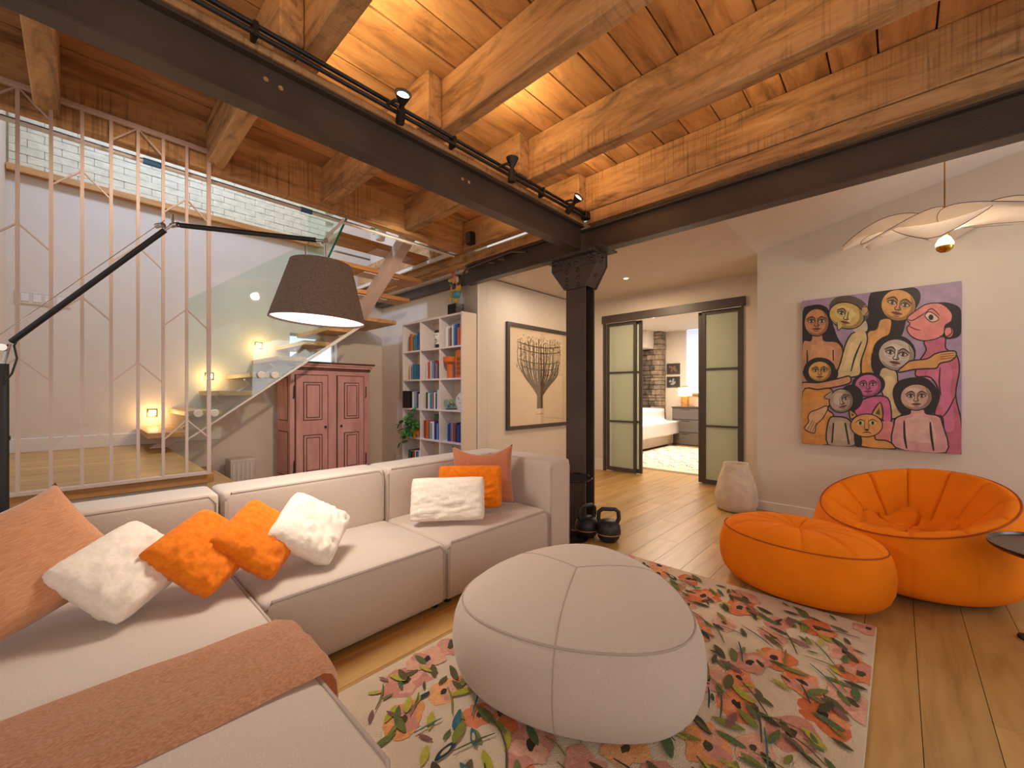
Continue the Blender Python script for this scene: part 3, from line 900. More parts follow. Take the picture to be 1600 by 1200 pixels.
pillow('cushion', 'large terracotta woven cushion leaning at the far left of the sofa', (-.15, 2.24, .615), .47, .50, .15, -22, 46, 8, 'terra', 1, .001, .05)
pillow('cushion', 'cream fluffy cushion between the large terracotta and the orange cushions', (.13, 2.135, .535), .37, .33, .13, -24, 52, 20, 'fluffw', 2)
pillow('cushion', 'orange fluffy cushion leaning against the left cream one', (.37, 2.115, .54), .35, .33, .12, -24, 50, 22, 'fluffo', 3)
pillow('cushion', 'orange fluffy cushion just left of the diamond-tilted cream one', (.575, 2.12, .54), .35, .33, .12, -30, 50, 20, 'fluffo', 4)
pillow('cushion', 'cream fluffy cushion tilted on its corner in the middle of the sofa', (.795, 2.115, .535), .35, .34, .12, -38, 50, 16, 'fluffw', 5)
pillow('cushion', 'small cream lumbar cushion in front of the right-hand orange cushion', (1.625, 2.095, .525), .50, .29, .10, -1, 20, -44, 'fluffw', 6)
pillow('cushion', 'orange fluffy cushion behind the cream lumbar cushion', (1.87, 2.16, .55), .47, .31, .09, 0, 10, -44, 'fluffo', 7)
pillow('cushion', 'rust linen cushion with pointed corners near the right armrest', (2.06, 2.235, .60), .45, .43, .10, -1, 8, -42, 'terra2', 8, .001, .06)

# throw over the chaise
b = B(); nU, nV = 60, 18; vv = {}
for i in range(nU + 1):
    for j in range(nV + 1):
        s = i / nU * 1.30; t = j / nV
        xx = -.50 + s; yy = 1.23 + .42 * t + .012 * noise.noise(Vector((s * 4, t * 2, 3)))
        if xx < .49: z = SZ + .030 + .004 * noise.noise(Vector((s * 6, t * 6, 0)))
        else:
            d = xx - .49; a = min(d / .06, 1) * math.pi / 2
            xx = .49 + .045 * math.sin(a); z = SZ + .034 - .050 * (1 - math.cos(a)) - max(0, d - .06)
        crown = .022 * (max(0, 1 - (2 * t - 1) ** 6)) + .004 * noise.noise(Vector((s * 3, t * 9, 1)))
        z2 = z - .012 + crown if s < .99 else z - .012 + crown * max(0, 1 - (s - .99) * 8)
        xx += crown * .8 if s > 1.0 else 0
        vv[i, j] = b.verts.new((xx + (.01 * math.sin(t * 9) * (s > 1.05)), yy, z2))
for i in range(nU):
    for j in range(nV):
        b.faces.new((vv[i, j], vv[i + 1, j], vv[i + 1, j + 1], vv[i, j + 1]))
bmesh.ops.solidify(b, geom=b.faces[:], thickness=.010)
tag(obj('throw_blanket', b, M['throw'], None, 'all'), 'folded copper brown knitted throw laid across the chaise seat', 'blanket')

# ------------------------------------------------------------------ rug
RX0, RX1, RY0, RY1, RZ = .66, 2.79, .08, 1.62, .010
rug = thing('floral_rug', 'cream tufted rug with coral flowers and green leaves under the pouf', 'rug')
obj('backing', box(RX0, RX1, RY0, RY1, 0.0005, RZ, .004), mat('rug_cream', (226, 204, 176), .95, bump=.9, bscale=220, var=.06), rug)
P = Paint(lambda u, v, h: (RX0 + u, RY0 + v, RZ + h), .00001)
W_, H_ = RX1 - RX0, RY1 - RY0
random.seed(21)
CORAL = [(230, 138, 92), (224, 120, 68), (236, 152, 108)]; PINK = [(222, 160, 138), (232, 176, 150), (214, 146, 128)]
PEACH = [(236, 160, 96), (240, 176, 118)]
DKG = [(84, 80, 46), (70, 66, 38), (100, 92, 54)]; GRN = [(112, 120, 62), (132, 136, 60), (92, 112, 66)]; TEAL = [(44, 92, 108), (60, 112, 120), (30, 66, 80)]
YG = [(176, 172, 50), (190, 180, 70)]; MAU = [(140, 92, 88), (160, 110, 104)]; BLU = [(160, 172, 180)]
def flower(x, y, r, c, rot, centre=(58, 48, 34)):
    P.ell(x, y, r * 1.08, r * .78, random.choice(c), rot, 20, .45, random.random() * 50)
    for k in range(3):
        a = rot + k * 120 + random.uniform(-20, 20)
        P.ell(x + r * .42 * math.cos(R(a)), y + r * .34 * math.sin(R(a)), r * .5, r * .34, random.choice(c + c + PINK), a, 14, .5, random.random() * 50)
    P.ell(x, y, r * .26, r * .17, centre, rot + 20, 12, .5, random.random() * 50)
def leaf(x, y, L, wd_, rot, c, c2=None):
    ct, st_ = math.cos(R(rot)), math.sin(R(rot))
    pts = [(-L / 2, 0), (-L * .2, wd_ / 2), (L * .2, wd_ * .45), (L / 2, 0), (L * .15, -wd_ / 2), (-L * .25, -wd_ * .4)]
    q = [(x + (a + random.uniform(-.06, .06) * L) * ct - b_ * st_, y + a * st_ + b_ * ct) for a, b_ in pts]
    P.smooth(q, c)
    if c2:
        P.smooth([(x + (a - x) * .5, y + (b_ - y) * .45) for a, b_ in q], c2)
spots_ = []
for k in range(260):
    x, y = random.uniform(.02, W_ - .03), random.uniform(.02, H_ - .03)
    if all((x - a) ** 2 + (y - b_) ** 2 > .0165 for a, b_ in spots_): spots_.append((x, y))
for x, y in spots_:
    pal = CORAL if x > .9 and y < 1.05 and random.random() < .4 else random.choice([PINK, PEACH, PINK, PINK, CORAL])
    flower(x, y, random.uniform(.065, .10), pal, random.uniform(-40, 40), random.choice([(58, 48, 34), (44, 40, 30), (80, 70, 40)]))
for k in range(430):
    x, y = random.uniform(.03, W_ - .04), random.uniform(.03, H_ - .04)
    pal = random.choice([DKG, DKG, DKG, GRN, GRN, YG, TEAL if abs(y - .95) < .4 else DKG, MAU if random.random() < .3 else GRN])
    L = random.uniform(.045, .11)
    leaf(x, y, L, L * random.uniform(.22, .34), random.gauss(50, 35), random.choice(pal), random.choice([None, None, None, (214, 190, 150)]) if pal is TEAL else None)
for k in range(110):
    x, y = random.uniform(.05, W_ - .2), random.uniform(.05, H_ - .2); a = random.gauss(50, 25); L = random.uniform(.1, .2)
    P.line([(x, y), (x + L * .5 * math.cos(R(a)) + .01, y + L * .5 * math.sin(R(a))), (x + L * math.cos(R(a)), y + L * math.sin(R(a)))], .007, random.choice(DKG + GRN + TEAL))
for x, y in ((1.45, .95), (1.62, 1.0), (1.55, .8)):
    leaf(x, y, .17, .07, 200, (34, 78, 96), (220, 196, 160)); leaf(x - .1, y - .05, .14, .03, 215, (40, 40, 24))
# keep tufts inside the rug border
P.V = [(min(max(x, RX0 + .006), RX1 - .006), min(max(y, RY0 + .006), RY1 - .006), z) for x, y, z in P.V]
o = P.build('tufted_pattern', M['rug'], rug); o['kind'] = 'stuff'

# ------------------------------------------------------------------ poufs and chair
def grid_surf(b, rows, closed=True):
    """rows: list of rings (list of coords); single coord = pole"""
    R_ = []
    for r_ in rows: R_.append([b.verts.new(p) for p in r_])
    for a, c in zip(R_, R_[1:]):
        n = max(len(a), len(c))
        for k in range(n):
            k2 = (k + 1) % n
            if len(a) == 1: b.faces.new((a[0], c[k2], c[k]))
            elif len(c) == 1: b.faces.new((a[k], a[k2], c[0]))
            else: b.faces.new((a[k], a[k2], c[k2], c[k]))
    return b


def tri_r(phi, R0, k, ph0): return R0 * (1 + k * math.cos(3 * (phi - ph0)) + .010 * math.cos(6 * (phi - ph0)))


def big_pouf():
    cx, cy = 1.485, 1.015; ph0 = math.atan2(.30, -.42)
    NU = 120
    t = thing('pouf', 'large greige rounded-triangle pouf standing on the floral rug', 'pouf', (cx, cy, RZ))
    prof = [(0, .435), (.15, .434), (.3, .431), (.45, .425), (.6, .414), (.74, .395), (.84, .370), (.90, .346), (.945, .315), (.975, .275), (.99, .22), (.99, .17), (.975, .12), (.94, .07), (.89, .035), (.82, .012), (.7, .004), (0, .002)]
    rows = []
    for r_, z in prof:
        rows.append([(0, 0, z)] if r_ == 0 else [(r_ * tri_r(p, .495, .075, ph0) * math.cos(p), r_ * tri_r(p, .495, .075, ph0) * math.sin(p), z) for p in [2 * math.pi * k / NU for k in range(NU)]])
    b = grid_surf(B(), rows); o = obj('upholstery', b, M['sofa'], t, 'all')
    def S(rr, p):
        for (a, za), (c, zc) in zip(prof, prof[1:]):
            if a <= rr <= c and za > .25: 
                f = (rr - a) / (c - a) if c > a else 0; z = za + (zc - za) * f; break
        else: z = .3
        q = tri_r(p, .495, .075, ph0)
        return Vector((rr * q * math.cos(p), rr * q * math.sin(p), z))
    b = B(); tube(b, [S(.915, 2 * math.pi * k / 90) + Vector((0, 0, .001)) for k in range(90)], .0045, 6, closed=True); obj('seam_ring', b, M['pipe'], t, True)
    for k in range(3):
        p = ph0 + math.pi / 3 + k * 2 * math.pi / 3
        b = B(); q = tri_r(p, .495, .075, ph0)
        pts = [S(r_, p) for r_ in (.0, .15, .3, .45, .6, .74, .84, .90)] + [Vector((r_ * q * math.cos(p), r_ * q * math.sin(p), z)) for r_, z in prof[8:15]]
        tube(b, pts, .0028, 5); obj('seam', b, M['pipe'], t, True)
    return t


big_pouf()


def oval_pouf():
    cx, cy, rot = 3.045, .45, R(-6)
    A_, B_ = .33, .462     # half sizes across, along
    t = thing('footstool', 'oval orange velvet footstool with radial stitching beside the rug', 'footstool', (cx, cy, RZ), rot)
    NU = 160; nseg = 11
    prof = [(0, .345), (.06, .35), (.15, .370), (.28, .383), (.42, .388), (.56, .386), (.70, .377), (.82, .357), (.89, .336), (.925, .318), (.955, .29), (.99, .235), (1, .175), (.985, .11), (.945, .06), (.87, .022), (.76, .006), (0, .002)]
    rows = []
    for r_, z in prof:
        if r_ == 0: rows.append([(0, 0, z)]); continue
        ring = []
        for k in range(NU):
            p = 2 * math.pi * k / NU
            s = abs(math.sin(nseg * p / 2 + .35 * r_))
            g = -.020 * max(0, 1 - s * 3.2) ** 1.5 * (1 if z > .33 and .1 < r_ < .9 else .12 if .03 < z < .30 else 0) * min(1, r_ * 4) * min(1, (1 - r_) * 7 + .1)
            cp = math.cos(p); sp_ = math.sin(p)
            e = 1 + .03 * math.cos(2 * p - .6)
            nz = 1 if z > .31 else 0
            ring.append(((A_ * r_ * e + (0 if nz else g)) * cp, (B_ * r_ * e + (0 if nz else g)) * sp_, z + (g if nz else 0)))
        rows.append(ring)
    obj('upholstery', grid_surf(B(), rows), M['orange'], t, 'all')
    b = B(); tube(b, [(A_ * .928 * (1 + .03 * math.cos(2 * p - .6)) * math.cos(p), B_ * .928 * (1 + .03 * math.cos(2 * p - .6)) * math.sin(p), .320) for p in [2 * math.pi * k / 90 for k in range(90)]], .004, 6, closed=True)
    obj('rim_piping', b, M['orseam'], t, True)
    return t


oval_pouf()


def armchair():
    cx, cy = 3.75, -.05
    t = thing('armchair', 'round orange velvet bucket armchair with stitched bowl seat by the right wall', 'armchair', (cx, cy, 0))
    NU = 264
    RXa, RYa = .58, .50
    PB = R(-30)      # the back faces the wall
    def rim(p):
        c = math.cos(p - PB)
        return .50 + .14 * c
    def rr(p, k=1.0): return Vector((RXa * k * math.cos(p), RYa * k * math.sin(p), 0))
    PH = [2 * math.pi * k / NU for k in range(NU)]
    NS = 12
    def crease(x, w_): return max(0, 1 - abs(x) / w_) ** 1.5
    rows = [[(0, 0, .035)]]
    for k, f in ((.80, .0), (.90, .03), (.975, .10), (1.02, .22), (1.04, .38), (1.035, .55), (1.01, .72), (.975, .88), (.945, .97), (.93, 1.0)):
        ring = []
        for p in PH:
            v = rr(p, k); zz = .035 + (rim(p) - .035) * f
            g = -.006 * crease(math.sin(NS * p / 2), .12) * (1 if .05 < f < .9 else 0)
            ring.append(tuple(v + v.normalized() * g + Vector((.03 * f, 0, zz))))
        rows.append(ring)
    K_ = [.905, .88, .84, .79, .74, .69, .64, .60, .57, .54, .51, .48, .45, .41, .37, .33, .29, .25, .20, .15, .10, .05]
    seat_z = .305
    def zz_(k, p):
        zr = rim(p)
        w_ = min(1, max(0, (.93 - k) / .62)); w_ = w_ * w_ * (3 - 2 * w_)
        z = zr * (1 - w_) + seat_z * w_ + .020 * math.sin(math.pi * min(1, (.93 - k) / .22)) * (1 if k > .71 else 0)
        kr = .50 + .045 * math.cos(NS * p / 2 * 1.0) * 1.0        # zigzag ring seam
        g = 0
        if k > kr: g -= .034 * crease(math.sin(NS * p / 2), .20) * min(1, (.93 - k) * 8)
        else: g -= .034 * crease(math.sin(NS * p / 4 + math.pi / 4), .20 / max(.35, k * 2)) * min(1, k * 5)
        g -= .030 * crease(k - kr, .035)
        g += .012 * abs(math.sin(NS * p / 2)) * (1 if k > kr else 0) * min(1, (.93 - k) * 6)
        return z + g
    for k in K_:
        rows.append([tuple(rr(p, k) + Vector((.03, 0, zz_(k, p)))) for p in PH])
    rows.append([(.03, 0, seat_z - .03)])
    obj('upholstery', grid_surf(B(), rows), M['orange'], t, 'all')
    b = B(); tube(b, [tuple(rr(p, .938) + Vector((.03, 0, rim(p) + .001))) for p in PH[::3]], .0045, 6, closed=True); obj('rim_piping', b, M['orseam'], t, True)
    b = B(); lathe(b, [(0, 0), (.40, 0), (.42, .01), (.42, .04), (0, .04)], (0, 0, 0), 40); obj('base_plinth', b, M['black'], t, True)
    return t


armchair()

# ------------------------------------------------------------------ side tables
def ctable(name, label, x, y, h, r, rb):
    t = thing(name, label, 'side table', (x, y, 0))
    b = B(); lathe(b, [(0, h - .006), (r - .01, h - .008), (r, h), (r, h + .012), (r - .006, h + .012), (r - .012, h + .004), (0, h + .004)], (0, 0, 0), 48); obj('table_top', b, M['blackg'], t, True)
    b = B(); lathe(b, [(0, 0), (rb, 0), (rb, .012), (rb * .8, .022), (.03, .028), (0, .028)], (0, 0, 0), 40); obj('base', b, M['blackg'], t, True)
    b = B(); tube(b, [(0, 0, .02), (0, 0, h - .1), (-.01, 0, h - .03), (-.04, 0, h - .006)], .011, 10); obj('stem', b, M['black'], t, True)
    return t
ctable('side_table', 'small black round side table between the sofa arm and the column', 2.80, 1.98, .50, .185, .15)
tt = thing('round_table', 'glossy black round tray table at the right edge before the armchair', 'side table', (3.13, -.62, 0))
b = B(); lathe(b, [(0, .452), (.29, .452), (.30, .462), (.30, .474), (.294, .474), (.285, .464), (0, .464)], (0, 0, 0), 56); obj('table_top', b, M['blackg'], tt, True)
for a in (75, 195, 315):
    b = B(); c_, s_ = math.cos(R(a)), math.sin(R(a))
    tube(b, [(.10 * c_, .10 * s_, .45), (.17 * c_, .17 * s_, .02)], .010, 8); obj('leg', b, M['black'], tt, True)
    b = B(); lathe(b, [(0, 0), (.024, 0), (.028, .008), (.024, .018), (0, .02)], (.175 * c_, .175 * s_, 0), 14); obj('foot', b, M['black'], tt, True)

# kettlebells
def kettle(label, x, y, rz, s=1.0):
    t = thing('kettlebell', label, 'kettlebell', (x, y, 0), rz, 'kettlebells at the column foot')
    b = B(); lathe(b, [(0, 0), (.06 * s, 0), (.085 * s, .03 * s), (.098 * s, .08 * s), (.09 * s, .13 * s), (.06 * s, .165 * s), (0, .178 * s)], (0, 0, 0), 28); obj('ball', b, M['iron'], t, True)
    b = B(); tube(b, [(-.055 * s, 0, .12 * s), (-.082 * s, 0, .18 * s), (-.078 * s, 0, .235 * s), (-.05 * s, 0, .257 * s), (.05 * s, 0, .257 * s), (.078 * s, 0, .235 * s), (.082 * s, 0, .18 * s), (.055 * s, 0, .12 * s)], .017 * s, 12); obj('handle', b, M['iron'], t, True)
    b = B(); lathe(b, [(.0975 * s, .062 * s), (.1005 * s, .064 * s), (.0985 * s, .070 * s)], (0, 0, 0), 28); obj('ring', b, M['tag'], t, True)
kettle('black kettlebell standing in front, right of the other one', 2.965, 1.715, R(-50), 1.0)
kettle('black kettlebell standing behind, closest to the column', 2.93, 1.90, R(-20), 1.0)

# floor vase
vs = thing('floor_vase', 'rough pale clay vase on the floor at the wall corner', 'vase', (4.66, 1.22, 0))
b = B()
def vw(t_, z): return 1 + .05 * noise.noise(Vector((math.cos(t_) * 2, math.sin(t_) * 2, z * 9))) + .03 * noise.noise(Vector((math.cos(t_) * 6, math.sin(t_) * 6, z * 25)))
lathe(b, [(0, 0), (.15, 0), (.18, .02), (.193, .06), (.196, .12), (.192, .18), (.180, .25), (.160, .32), (.135, .39), (.118, .44), (.115, .475), (.112, .48), (.10, .475), (.095, .44), (.11, .38), (0, .30)], (0, 0, 0), 64, vw)
obj('body', b, M['clay'], vs, True)

# ------------------------------------------------------------------ floor lamp
fl_ = thing('floor_lamp', 'black jointed arm floor lamp with big dark brown shade over the sofa', 'floor lamp', (0, 0, 0))
J0, J1, J2 = Vector((-.225, 3.02, 1.42)), Vector((.33, 2.65, 2.045)), Vector((.895, 2.20, 2.00))
b = B(); lathe(b, [(0, 0), (.16, 0), (.165, .01), (.16, .03), (.02, .035), (0, .035)], (-.22, 3.02, 0), 40); obj('base', b, M['black'], fl_, True)
b = B(); tube(b, [(-.235, 3.02, .03), (-.235, 3.02, 1.335)], .020, 14); tube(b, [(-.235, 3.02, .98), (-.235, 3.02, 1.0)], .024, 14); obj('pole', b, M['black'], fl_, True)
b = B(); tube(b, [(-.235, 3.02, 1.33), (-.225, 3.02, 1.38), (-.215, 3.01, 1.43)], .008, 8); tube(b, [(-.245, 3.02, 1.40), (-.265, 3.02, 1.44)], .006, 8)
tube(b, [J0 + Vector((-.01, -.03, -.01)), J0 + Vector((-.01, .03, -.01))], .016, 12); obj('joint', b, M['chrome'], fl_, True)
b = B(); tube(b, [J0 + (J1 - J0) * .03, J0 + (J1 - J0) * .95], .0125, 12); obj('lower_arm', b, M['black'], fl_, True)
b = B(); tube(b, [(-.255, 3.02, 1.455), J1 + Vector((-.03, 0, .012))], .0018, 5); obj('tension_wire', b, M['chrome'], fl_)
b = B(); tube(b, [J0 + (J1 - J0) * .94, J1 + Vector((.0, 0, .0)), J1 + (J2 - J1) * .08], .007, 8)
for q in (J1 + Vector((-.045, .03, -.01)), J1 + Vector((.01, 0, 0))):
    tube(b, [q + Vector((.01, -.02, 0)), q + Vector((-.01, .02, 0))], .013, 12)
tube(b, [J1, J1 + Vector((0, 0, .05))], .006, 8); obj('joint', b, M['chrome'], fl_, True)
b = B(); tube(b, [J1 + (J2 - J1) * .05, J2 - (J2 - J1) * .06], .0125, 12); obj('upper_arm', b, M['black'], fl_, True)
b = B(); tube(b, [(-.232, 3.0, 1.24), (-.205, 2.98, 1.29), (-.19, 2.98, 1.36), (-.20, 3.0, 1.42), (-.19, 3.0, 1.45)], .004, 8); obj('cord', b, M['black'], fl_, True)
b = B(); tube(b, [J2 - (J2 - J1) * .06, J2], .008, 8); tube(b, [J2, J2 + Vector((.005, 0, -.10))], .005, 8)
tube(b, [J2 + Vector((-.06, .05, -.01)), J2 + Vector((-.08, .05, -.04)), J2 + Vector((-.075, .05, -.10))], .003, 6); tube(b, [J2 + Vector((0, -.02, 0)), J2 + Vector((0, .02, 0))], .012, 12); obj('shade_holder', b, M['chrome'], fl_, True)
b = B(); tube(b, [J2, J2 + Vector((.02, -.01, .04)), J2 + Vector((.06, -.03, .09)), J2 + Vector((.085, -.04, .13))], .007, 10); obj('tilt_handle', b, M['white'], fl_, True)
SCN = J2 + Vector((-0.015, 0, -.125)); tiltm = Matrix.Translation(SCN) @ Matrix.Rotation(R(3), 4, Vector((1, 1, 0)).normalized())
b = B(); lathe(b, [(.143, 0), (.148, 0), (.232, -.30), (.227, -.30), (.143, -.003)], (0, 0, 0), 64); b.transform(tiltm); sh = obj('shade', b, M['lampshade'], fl_, True)
b = B(); lathe(b, [(.02, -.01), (.143, -.006)], (0, 0, 0), 40); b.transform(tiltm); obj('shade_top', b, M['lampshade'], sh, True)
b = B(); lathe(b, [(0, -.285), (.224, -.290)], (0, 0, 0), 48); b.transform(tiltm); obj('diffuser', b, M['glow'], sh, True)
b = B(); lathe(b, [(0, .01), (.018, .01), (.022, -.005), (0, -.01)], (0, 0, 0), 16); b.transform(tiltm); obj('finial', b, M['chrome'], sh, True)
light('floor_lamp_bulb', 'AREA', tuple(SCN + Vector((0, 0, -.315))), 13, (1.0, .93, .84), tuple(SCN + Vector((0, 0, -2))), .38)

# ------------------------------------------------------------------ armoire
am = thing('armoire', 'rose painted antique two-door cupboard with brown worn edges', 'cupboard')
AX0, AX1, AY0, AY1, AH = 1.80, 2.84, 5.45, 5.92, 1.60
obj('carcass', box(AX0, AX1, AY0, AY1, 0.06, AH - .08, .004), M['pink'], am)
for i, (e, z0, z1) in enumerate(((.012, AH - .11, AH - .075), (.03, AH - .075, AH - .045), (.045, AH - .045, AH - .02), (.06, AH - .02, AH))):
    obj('cornice_moulding', box(AX0 - e, AX1 + e, AY0 - e, AY1, z0, z1, .004), M['pinkd'] if i in (0, 3) else M['pink'], am)
for x in (AX0 + .02, AX1 - .08):
    for y in (AY0 + .02, AY1 - .08): obj('foot', box(x, x + .06, y, y + .06, 0, .06), M['pink'], am)
def apanel(parent, x0, x1, z0, z1, y, mname='door_panel'):
    obj('panel_groove', box(x0, x1, y - .004, y, z0, z1), M['pinkd'], parent)
    p_ = obj(mname, box(x0 + .011, x1 - .011, y - .010, y - .004, z0 + .011, z1 - .011, .003), M['pink'], parent)
    obj('panel_groove', box(x0 + .033, x1 - .033, y - .0115, y - .010, z0 + .033, z1 - .033), M['pinkd'], parent)
    obj('raised_field', box(x0 + .043, x1 - .043, y - .016, y - .0115, z0 + .043, z1 - .043, .003), M['pink'], parent)
for (x0, x1, kx) in ((1.865, 2.25, 2.215), (2.385, 2.745, 2.42)):
    obj('door_shadow_gap', box(x0 - .014, x1 + .014, AY0 - .003, AY0, .10, 1.435), M['pinkd'], am)
    d = obj('door', box(x0, x1, AY0 - .022, AY0 - .003, .11, 1.425, .004), M['pink'], am)
    apanel(d, x0 + .08, x1 - .07, .85, 1.34, AY0 - .022)
    apanel(d, x0 + .08, x1 - .07, .18, .67, AY0 - .022)
    b = B(); lathe(b, [(0, 0), (.006, .0), (.006, .015), (.016, .022), (.012, .032), (0, .034)], (0, 0, 0), 12); b.transform(Matrix.Translation((kx, AY0 - .022, .76)) @ Matrix.Rotation(R(90), 4, 'X')); obj('knob', b, M['black'], d, True)
for x in (1.835, 2.775):
    for z in (1.19, .26):
        b = B(); tube(b, [(x, AY0 - .012, z - .06), (x + .006, AY0 - .02, z - .02), (x + .004, AY0 - .02, z + .03), (x + .01, AY0 - .012, z + .10)], .007, 6); obj('hinge', b, M['black'], am, True)
# side panels on the left flank
for z0, z1 in ((.85, 1.40), (.16, .72)):
    obj('panel_groove', box(AX0 - .003, AX0, 5.52, 5.86, z0, z1), M['pinkd'], am)
    obj('side_panel', box(AX0 - .010, AX0 - .003, 5.532, 5.848, z0 + .012, z1 - .012, .003), M['pink'], am)

# ------------------------------------------------------------------ bookcase
bc = thing('bookcase', 'tall white open bookcase with cube compartments against the corner wall', 'bookcase')
BX0, BX1, BY0, BY1 = 3.10, 3.335, 3.735, 5.00
CY = [3.745, 4.165, 4.585, 4.99]           # compartment walls, right to left in the picture
ZS = [.05, .215, .60, .988, 1.374, 1.76, 2.145]
obj('back_panel', box(BX1 - .012, BX1, BY0, BY1, .03, 2.15), M['shelfe'], bc)
obj('side_panel', box(BX0, BX1 - .012, BY0 - .012, BY0 + .010, 0, 2.16, .001), M['shelfe'], bc)
obj('side_panel', box(BX0, BX1 - .012, BY1 - .010, BY1 + .012, 0, 2.16, .001), M['shelf'], bc)
for y in CY[1:3]: obj('divider', box(BX0 + .002, BX1 - .014, y - .009, y + .009, .05, 2.145), M['shelf'], bc)
for z in ZS: obj('shelf', box(BX0, BX1 - .013, BY0 + .010, BY1 - .010, z - .014, z + .008), M['shelf'], bc)
obj('edge_strip', box(BX0 - .004, BX0, BY0 - .012, BY0 + .010, 0, 2.16), M['shelf'], bc)

# one book mesh, shared
bb = B(); bx(bb, -.5, .5, -.5, .5, 0, 1)
bookme = bpy.data.meshes.new('book'); bb.to_mesh(bb_me := bookme) if False else bb.to_mesh(bookme); bb.free(); bookme.materials.append(M['book'])
pb = B(); bx(pb, -.46, .40, -.40, .40, .985, 1.002); pageme = bpy.data.meshes.new('pages'); pb.to_mesh(pageme); pb.free(); pageme.materials.append(M['paper'])
def bookobj(label, x, y, z, d, t, h, c, group, lean=0):
    o = bpy.data.objects.new('book', bookme); COL.objects.link(o)
    o.location = (x, y, z); o.scale = (d, t, h); o.color = lin(c)
    if lean: o.rotation_euler = (R(lean), 0, 0)
    tag(o, label, 'book', group)
    p = bpy.data.objects.new('pages', pageme); COL.objects.link(p); p.parent = o
    return o
CN = {'white': (226, 224, 226), 'blue': (44, 88, 156), 'orange': (206, 98, 34), 'brown': (122, 84, 54), 'yellow': (206, 166, 70), 'teal': (40, 128, 138), 'green': (48, 104, 66),
      'navy': (36, 44, 92), 'red': (160, 46, 44), 'black': (34, 34, 40), 'violet': (96, 84, 140), 'grey': (140, 142, 152), 'sky': (120, 160, 206), 'cream': (216, 196, 160), 'pink': (200, 120, 130)}
ORD = ['leftmost', 'second from left', 'third from left', 'fourth from left', 'fifth from left', 'sixth from left', 'seventh from left', 'eighth from left', 'ninth from left', 'tenth from left', 'eleventh from left', 'twelfth from left', 'thirteenth from left', 'fourteenth from left']
CW = {0: 'left', 1: 'middle', 2: 'right'}
RW = {0: 'top', 1: 'second', 2: 'third', 3: 'fourth', 4: 'bottom'}
random.seed(31)
def fill(row, col, cols, hh, start=0.0, tmin=.012, tmax=.02, dep=.16):
    """books side by side; col 0 = left in the picture (largest Y)"""
    yl = CY[3 - col] - .014 - start; z = ZS[5 - row] + .0085
    for i, c in enumerate(cols):
        t = random.uniform(tmin, tmax)
        if yl - t < CY[2 - col] + .010: break
        h = hh * random.uniform(.82, 1.06)
        bookobj('%s book, %s in the %s row %s compartment of the bookcase' % (c, ORD[i], RW[row], CW[col]), BX0 + .02 + dep / 2 + random.uniform(0, .02), yl - t / 2, z, dep, t - .001, h, CN[c],
                'books in the %s row %s compartment' % (RW[row], CW[col]))
        yl -= t
fill(0, 0, ['cream', 'brown', 'brown', 'orange', 'yellow', 'brown', 'teal', 'sky', 'blue', 'blue', 'blue', 'navy'], .235, .07, .018, .028)
fill(0, 2, ['white', 'white', 'grey', 'brown', 'white', 'sky', 'navy', 'blue', 'blue', 'orange', 'orange'], .255, .08, .018, .030)
fill(1, 0, ['yellow', 'cream', 'sky', 'violet', 'sky', 'blue', 'teal', 'teal', 'green', 'navy', 'blue'], .205, .08, .018, .026)
fill(1, 1, ['white', 'white', 'red', 'orange', 'blue', 'white', 'blue', 'sky', 'navy', 'teal', 'red', 'grey', 'navy'], .225, .09, .016, .025)
fill(2, 0, ['black', 'white', 'sky', 'grey', 'navy', 'white'], .22, .14, .03, .04)
fill(2, 1, ['black', 'green', 'teal', 'white', 'sky', 'teal', 'grey', 'red', 'green', 'white', 'violet', 'teal', 'white', 'pink'], .235, .07, .018, .026)
fill(3, 1, ['brown', 'red', 'brown', 'orange', 'violet', 'teal', 'white', 'grey', 'white', 'violet', 'navy', 'sky', 'blue'], .24, .02, .020, .031)
fill(3, 2, ['blue', 'navy', 'violet', 'grey', 'red', 'brown', 'navy', 'navy', 'blue', 'navy'], .23, .11, .018, .030)
fill(3, 0, ['navy', 'sky', 'grey', 'teal'], .2, .10, .025, .03)
fill(4, 0, ['green', 'teal', 'green', 'black', 'white', 'red', 'white', 'blue', 'teal', 'grey', 'white'], .20, .07, .020, .030)
for i, (c, nm) in enumerate((('navy', 'lower'), ('brown', 'upper'))):
    o = bookobj('%s book lying flat, %s of two in the bottom row middle compartment' % (c, nm), 3.20, 4.27, ZS[1] + .0085 + .19 * 0 + i * .031, .16, .13, .03, CN[c], 'books lying in the bottom row middle compartment')

# white and black bust vase
fv = thing('face_vase', 'white porcelain head vase with black painted hair on the top shelf', 'vase', (3.18, 4.255, ZS[5] + .0085))
def fw(t_, z): return 1 + .10 * math.cos(t_ - math.pi) * math.exp(-((z - .14) / .05) ** 2)
b = B(); lathe(b, [(0, 0), (.06, 0), (.062, .05), (.045, .075), (.05, .095), (.068, .13), (.072, .17), (.066, .20), (0, .20)], (0, 0, 0), 28, fw); obj('head', b, mat('porcelain', (228, 226, 226), .25), fv, True)
b = B(); lathe(b, [(.069, .188), (.073, .20), (.070, .222), (.060, .228), (.056, .215), (0, .21)], (0, 0, 0), 28); obj('hair_band', b, M['black'], fv, True)
b = B(); lathe(b, [(.061, .0), (.0635, .002), (.0635, .045), (.05, .068)], (0, 0, 0), 28); obj('collar', b, M['black'], fv, True)
for dy, z in ((.025, .160), (-.025, .160)):
    b = B(); bx(b, -.082, -.06, dy - .012, dy + .012, z, z + .005); obj('eye_line', b, M['black'], fv)
obj('mouth_line', box(-.081, -.06, -.012, .012, .105, .109), M['black'], fv)
